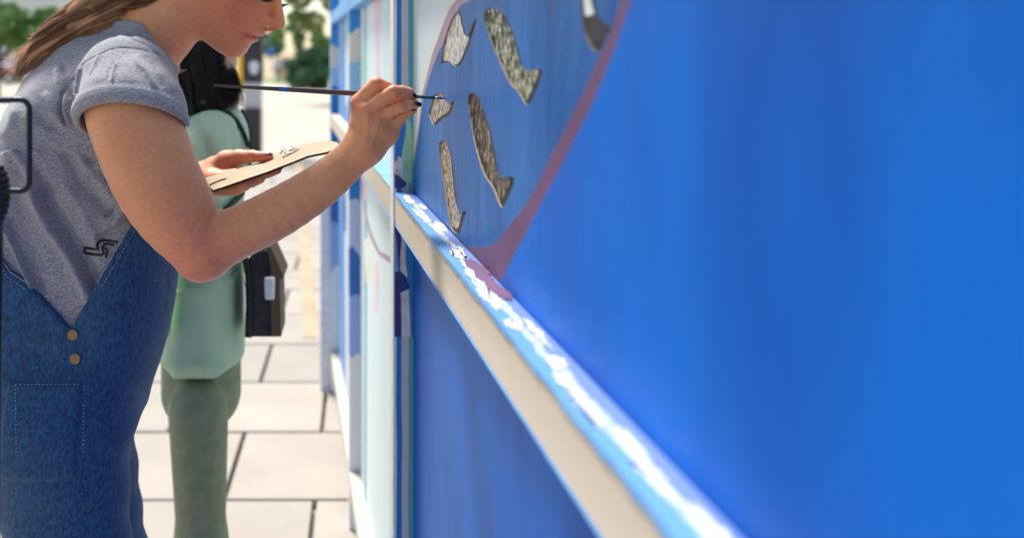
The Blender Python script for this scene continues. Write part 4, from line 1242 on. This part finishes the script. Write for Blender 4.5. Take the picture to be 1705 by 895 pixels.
# black hair falling to the shoulders
n, m = 4200, 16
pp = np.empty((n, m, 3)); t = np.linspace(0, 1, m)
cx0, cy0 = W(322, 45, Y0)[0], Y0
for i in range(n):
    a = random.uniform(0, 6.283); l0 = random.uniform(.75, 1)
    up = random.random()
    r0 = .095 * math.sqrt(up)
    rr = np.minimum(.105, r0 + t * .17) * l0 + .012 * np.sin(t * 4 + a * 3)
    flare = np.clip(t - .72, 0, 1) * random.uniform(.02, .13) * (math.cos(a) > .1) + .006 * np.sin(t * 9 + a * 5)
    zt = W(322, -28, Y0)[2] - (1 - math.sqrt(max(0, 1 - (r0 / .105) ** 2))) * .06
    ze = W(0, 174 if math.cos(a) < .5 else 166, Y0)[2] - random.uniform(-.03, .022)
    pp[i, :, 0] = cx0 + math.cos(a) * (rr * .74) + flare + t * .004
    pp[i, :, 1] = cy0 + math.sin(a) * rr
    pp[i, :, 2] = zt + (ze - zt) * t ** 1.15
hair_obj(pp, rng.uniform(.0008, .0018, n), rng.uniform(0, 1, n), 'hair', M['hair2'], p2)
def hc2(p):
    q = (p - np.array([cx0 - .004, cy0, W(0, 70, Y0)[2]], np.float32)) / np.array([.078, .092, .125], np.float32)
    d = (np.sqrt((q * q).sum(1)) - 1) * .08
    return smin(d, seg(p, (cx0 + .004, cy0, W(0, 90, Y0)[2]), (cx0 + .012, cy0, W(0, 160, Y0)[2]), .072, .07), .02)
V, F = nets(hc2, (cx0 - .2, cy0 - .2, 1.3), (cx0 + .2, cy0 + .2, 1.72), .006)
me = mesh_np('hair_underlayer', V, F); me.attributes.new("shade", 'FLOAT', 'POINT')
part('hair_underlayer', me, p2, [M['hair2']])
# shoulder bag with straps
bag = empty('shoulder_bag', W(425, 560, 2.2))
tag(bag, 'navy and brown shoulder bag on a dark strap worn by the woman in mint green', 'bag')
mb = MB()
def strip(P, w, bvh, Yb, th=.003):
    pts = []
    for x, y in P:
        h, _ = hit(bvh, x, y, .004)
        pts.append(h if h and abs(h.y - Yb) < .35 else Vector(W(x, y, Yb)))
    mb.tube(pts, w, 8, flat=.6)
strip([(338, 170), (352, 173), (366, 181), (378, 190), (390, 200), (399, 214), (405, 228), (410, 244)], .0075, S2B, 2.1)
strip([(402, 182), (408, 192), (414, 205), (418, 220), (418, 250), (413, 285)], .006, S2B, 2.15)
strip([(400, 320), (392, 330), (383, 338), (374, 348), (360, 366), (345, 380)], .009, S2B, 2.1)
mb.build('strap', M['strap'], bag)
mb = MB(); mb.tube([W(x, y, 2.12) for x, y in ((384, 440), (392, 428), (402, 424), (410, 434), (414, 455), (416, 490), (414, 560))], .0085, 10); mb.build('handle_loop', M['rubber'], bag)
mb = MB(); mb.prism([W(x, y, 2.12) for x, y in ((412, 434), (420, 424), (436, 418), (450, 418), (456, 440), (458, 471), (462, 560), (410, 560), (408, 471))], (0, .10, 0)); mb.build('bag_body', M['bag_navy'], bag)
mb = MB(); mb.prism([W(x, y, 2.11) for x, y in ((444, 412), (451, 411), (460, 432), (473, 461), (466, 466), (468, 560), (452, 560), (450, 440))], (0, .12, 0)); mb.build('flap', M['bag_brown'], bag)
cup = empty('paint_cup', W(449, 520, 2.08))
tag(cup, 'small white cup at the bottom of the bag', 'cup')
mb = MB(); mb.tube([W(449, y, 2.06) for y in (462, 463, 480, 497)], [.0105, .011, .0105, .0095], 18); mb.build('cup_wall', M['white_paint'], cup)

# ------------------------------------------------------------------ distance
def leaves(name, blobs, n, size, m, parent, squash=.8):
    """leaf-sized quads through the crown's volume, clumped"""
    nb = len(blobs); V = np.empty((n * 4, 3)); k = 0
    w = np.array([b[3] ** 2 for b in blobs]); w = w / w.sum()
    pick = rng.choice(nb, n, p=w)
    B = np.array(blobs)
    u = rng.normal(size=(n, 3)); u /= np.linalg.norm(u, axis=1, keepdims=True)
    r = rng.uniform(.45, 1.05, n) ** .6
    c = B[pick, :3] + u * (r * B[pick, 3])[:, None] * np.array([1, 1, squash])
    a = rng.normal(size=(n, 3)); a /= np.linalg.norm(a, axis=1, keepdims=True)
    b = np.cross(a, rng.normal(size=(n, 3))); b /= np.linalg.norm(b, axis=1, keepdims=True)
    s = (size * rng.uniform(.5, 1.3, n))[:, None]
    V = np.stack([c - a * s, c - b * s * .6, c + a * s, c + b * s * .6], 1).reshape(-1, 3)
    F = np.arange(n * 4).reshape(-1, 4)
    o = part(name, mesh_np(name, V, F, smooth=False), parent, [m])
    return o
def leafmat(name, c1, c2):
    m = mat(name, c1, .6, c2, .6, contrast=(.35, .65), detail=3)
    return m
M['leaf_mid'] = leafmat("leaf_mid_green", (.12, .25, .06), (.23, .38, .12))
M['leaf_blue'] = leafmat("leaf_cool_green", (.045, .15, .07), (.11, .25, .11))
M['leaf_yel'] = leafmat("leaf_yellow_green", (.12, .17, .03), (.24, .30, .07))
M['bark'] = mat("bark", (.09, .065, .045), .9, (.14, .10, .07), 12, bump=.5)
def tree(label, base, th, blobs, n, size, m, rad=.18, group=None, name='tree'):
    t_ = empty(name, base); tag(t_, label, 'tree', group)
    mb = MB(); b = Vector(base); top_ = b + Vector((.15, 0, th))
    mb.tube([b, b + Vector((.05, 0, th * .5)), top_], [rad * 1.3, rad, rad * .7], 10)
    mb.build('trunk', M['bark'], t_)
    for q in blobs[:7]:
        mb = MB(); q = Vector(q[:3]); mb.tube([b + Vector((.1, 0, th * .8)), (top_ + q) / 2 + Vector((0, 0, .2)), q], [rad * .5, rad * .35, rad * .12], 6); mb.build('limb', M['bark'], t_)
    leaves('crown', blobs, n, size, m, t_)
    return t_
def cloud(c, r, n, br, seed):
    rd = random.Random(seed); out = []
    for _ in range(n):
        while True:
            v_ = [rd.uniform(-1, 1) for _ in range(3)]
            if sum(q * q for q in v_) < 1: break
        out.append((c[0] + v_[0] * r[0], c[1] + v_[1] * r[1], c[2] + v_[2] * r[2], br * rd.uniform(.6, 1.2)))
    return out
c = W(-10, 50, 38); tree('spreading green tree behind the painter\'s back at the left edge', (c[0], 38, -.05), 1.6, cloud(c, (2.9, 2, .75), 26, .6, 3), 16000, .10, M['leaf_mid'])
c = W(-150, 40, 44); tree('larger green tree left of the spreading one', (c[0], 44, -.05), 2, cloud(c, (3.2, 2, 1.8), 20, .8, 4), 9000, .13, M['leaf_mid'])
c = W(522, 92, 50); tree('round dense green tree in front of the far verge beside the fence', (c[0], 50, -.05), .8, cloud((c[0], c[1], .98), (1.35, 1.2, 1.05), 44, .42, 5), 22000, .09, M['leaf_blue'])
c = W(560, -45, 34); tree('tall tree with yellow-green leaves and bright gaps above the fence end', (W(600, 0, 34)[0], 34, -.05), 3.0, cloud(c, (2.1, 1.4, 2.0), 34, .42, 6), 9000, .085, M['leaf_yel'])
c = W(495, 45, 60); tree('thin mid green tree between the dark post and the fence', (c[0], 60, -.05), 3.0, cloud(c, (1.6, 1.2, .8), 12, .38, 8), 3500, .10, M['leaf_mid'])
for i, (px, d) in enumerate(((546, 62), (570, 62), (-60, 60))):
    c = W(px, 122, d); o = empty('hedge_bush', (c[0], d, -.05)); tag(o, ['low clipped bush beside the fence end', 'low bush hidden mostly by the fence', 'low bush beyond the parked cars'][i], 'bush')
    leaves('foliage', cloud(c, (.6, .5, .2), 8, .35, 20 + i), 1800, .07, M['leaf_mid'], o)
    mb = MB(); mb.tube([(c[0], d, -.05), (c[0], d, .4)], .05, 6); mb.build('stem', M['bark'], o)
FAR = ['far tree beyond the parked cars, outside the left edge'] * 5 + ['far tree in the gap left of the painter\'s hair', 'far tree behind the painter\'s ponytail', 'far tree behind the painter\'s neck', 'far tree behind the painter\'s cheek', 'far tree between the charcoal post and the round tree', 'far tree behind the round tree'] + ['far tree hidden behind the mural fence'] * 9
for i, px in enumerate(range(-420, 900, 95)):
    d = 120 + (i % 3) * 9; c = W(px, 60 + (i % 2) * 8, d)
    tree(FAR[i], (c[0], d, -.05), 2.2, cloud((c[0], d, 3.0), (3.4, 2, 1.6), 12, 1.1, 40 + i), 1800, .28, [M['leaf_mid'], M['leaf_blue']][i % 2], group='far trees on the skyline')
# building
M['wall_pale'] = mat("pale_wall", (.72, .74, .76), .7, (.78, .79, .8), 1)
M['blue_glass'] = mat("dark_blue_glass", (.02, .08, .22), .2)
M['glass'] = mat("dark_car_glass", (.02, .03, .04), .1)
c = W(60, 98, 90)
bd = empty('building', (c[0], 90, 0)); tag(bd, 'pale building beyond the trees at upper left with blue glazing', 'building')
mb = MB(); mb.box((c[0] - 3.2, 90, -.05), (c[0] + 2.9, 97, 7.4), bev=.05); mb.build('wall', M['wall_pale'], bd)
mb = MB(); mb.box((c[0] - 3.4, 89.8, 7.42), (c[0] + 3.1, 97.2, 7.75)); mb.build('roof', M['wall_pale'], bd)
for i in range(4):
    for j in range(2):
        mb = MB(); mb.box((c[0] - 2.6 + i * 1.4, 89.96, 1 + j * 2.8), (c[0] - 1.8 + i * 1.4, 90.05, 2.4 + j * 2.8)); f_ = mb.build('window', M['wall_pale'], bd)
        mb = MB(); mb.box((c[0] - 2.52 + i * 1.4, 89.95, 1.08 + j * 2.8), (c[0] - 1.88 + i * 1.4, 89.957, 2.32 + j * 2.8)); g_ = mb.build('pane', M['wall_pale'], bd)
        g_.parent = f_
        f_.data.update()
mb = MB(); mb.box((c[0] - 7.5, 91, -.05), (c[0] - 3.25, 96, 7.6)); mb.build('glazed_wing', M['blue_glass'], bd)
# cars
def car(label, px, d, col, L_=4.3, rot=0):
    X = W(px, 0, d)[0]
    o = empty('parked_car', (X, d, -.052)); tag(o, label, 'car')
    cm = mat("car_paint", col, .25, coat=.8)
    prof = [(-2.1, .35), (-2.12, .75), (-1.95, .92), (-1.35, .98), (-.85, 1.38), (.55, 1.42), (1.15, 1.0), (1.9, .86), (2.12, .65), (2.1, .32)]
    prof = smooth_poly(prof, 1)
    mb = MB(); P = [(X + x * L_ / 4.3, d - .85, z) for x, z in prof]; mb.prism(P, (0, 1.7, 0)); mb.build('car_body', cm, o)
    for y in (d - .856, d + .85):
        mb = MB(); mb.prism([(X + x, y, z) for x, z in ((-1.15, 1.0), (-.75, 1.32), (-.1, 1.34), (-.1, 1.0))], (0, .006, 0)); mb.build('side_window', M['glass'], o)
        mb = MB(); mb.prism([(X + x, y, z) for x, z in ((-.02, 1.0), (-.02, 1.34), (.5, 1.33), (.95, 1.0))], (0, .006, 0)); mb.build('side_window', M['glass'], o)
    for wx in (-1.3, 1.3):
        for y in (d - .88, d + .70):
            mb = MB(); mb.tube([(X + wx, y, .32), (X + wx, y + .18, .32)], .32, 20); wh = mb.build('wheel', M['rubber'], o)
            mb = MB(); mb.tube([(X + wx, y - .005, .32), (X + wx, y + .185, .32)], .19, 16); r_ = mb.build('rim', M['wall_pale'], o); r_.parent = wh
    return o
car('dark navy car parked at far left under the tree', -40, 66, (.012, .02, .05))
car('dark red car parked at the left edge beside the navy one', -14, 58, (.16, .012, .015), 3.6)
car('white car parked behind the dark cars', -60, 78, (.7, .7, .7))
car('pale pink-white car parked far off beside the fence end', 516, 76, (.75, .62, .62), 3.0)
# dark post with white sticker, base cabinet
M['char'] = mat("charcoal_paint", (.035, .033, .04), .6)
M['pale_grey'] = mat("pale_grey_metal", (.55, .55, .57), .6)
Xp = W(421, 0, 15.5)[0]
sp_ = empty('signal_post', (Xp, 15.5, -.05)); tag(sp_, 'thick charcoal post with white oval sticker and dark base cabinet', 'post')
hw = 16 / K * 15.5
mb = MB(); mb.box((Xp - hw, 15.4, W(0, 137, 15.4)[2]), (Xp + hw, 15.7, 4.2), bev=.01); mb.build('post_shaft', M['char'], sp_)
mb = MB(); mb.box((Xp - hw * .9, 15.42, W(0, 181, 15.4)[2]), (Xp + hw * .9, 15.68, W(0, 137.4, 15.4)[2]), bev=.01); mb.build('pale_sleeve', M['pale_grey'], sp_)
mb = MB(); mb.box((Xp - hw * 1.05, 15.35, -.05), (Xp + hw * .85, 15.75, W(0, 181.5, 15.35)[2]), bev=.02); mb.build('base_cabinet', M['char'], sp_)
for (yy, r_) in ((110, 8.5), (117, 7)):
    cc = W(423, yy, 15.38); mb = MB()
    mb.tube([(cc[0], 15.385 - (.004 if yy == 117 else 0), cc[2]), (cc[0], 15.40, cc[2])], r_ / K * 15.4, 24); mb.build('sticker', M['wall_pale'], sp_)
M['yellow'] = mat("yellow_sign", (.80, .48, .02), .5)
M['signblue'] = mat("blue_sign", (.05, .16, .6), .5)
X = W(401, 0, 45)[0]
ys = empty('yellow_bollard', (X, 45, -.05)); tag(ys, 'yellow bollard sleeve left of the charcoal post', 'bollard')
mb = MB(); mb.tube([(X, 45, -.05), (X, 45, 1.5), (X, 45, 1.62), (X, 45, 1.68)], [.17, .17, .14, .05], 16); mb.build('sleeve', M['yellow'], ys)
X = W(451, 0, 62)[0]
bs = empty('street_sign', (X, 62, -.05)); tag(bs, 'small blue sign on a post beyond the paving', 'sign')
mb = MB(); mb.box((X - .25, 61.97, W(0, 92, 62)[2]), (X + .25, 62.03, W(0, 83, 62)[2] + .1)); mb.build('sign_plate', M['signblue'], bs)
mb = MB(); mb.tube([(X, 62, -.05), (X, 62, 2.2)], .03, 8); mb.build('pole', M['pale_grey'], bs)
# two far pedestrians
def far_person(px, d, top_c, leg_c, label):
    X = W(px, 0, d)[0]; o = empty('person', (X, d, -.05)); tag(o, label, 'person')
    def f(p):
        q = p - np.array([X, d, -.05], np.float32)
        e_ = smin(seg(q, (0, 0, 1.0), (0, 0, 1.35), .14, .17), seg(q, (0, 0, 1.4), (0, 0, 1.5), .05, .05), .05)
        e_ = smin(e_, seg(q, (0, 0, 1.58), (0, 0, 1.62), .095, .1), .02)
        for s in (-1, 1):
            e_ = smin(e_, seg(q, (s * .09, 0, .95), (s * .11, .05 * s, .06), .09, .05), .03)
            e_ = smin(e_, seg(q, (s * .19, 0, 1.36), (s * .25, 0, .85), .05, .035), .03)
        return e_
    V, F = nets(f, (X - .4, d - .3, -.1), (X + .4, d + .3, 1.8), .03)
    part('body', mesh_np('body', V, F), o, [M['skin2']]).data.attributes.new("tint", 'FLOAT', 'POINT')
    V, F = nets(lambda p: np.maximum(f(p) - .012, np.maximum(p[:, 2] - 1.40, .88 - p[:, 2])), (X - .4, d - .3, .8), (X + .4, d + .3, 1.5), .03)
    part('top', mesh_np('top', V, F), o, [top_c])
    V, F = nets(lambda p: np.maximum(f(p) - .014, np.maximum(p[:, 2] - .90, .05 - p[:, 2])), (X - .4, d - .3, -.0), (X + .4, d + .3, 1.0), .03)
    part('trousers', mesh_np('trousers', V, F), o, [leg_c])
far_person(463, 60, M['pale_grey'], M['khaki'], 'far pedestrian in a pale top, left of the round tree')
far_person(474, 64, M['bag_navy'], M['tan'], 'far pedestrian in a navy top beside the one in a pale top')
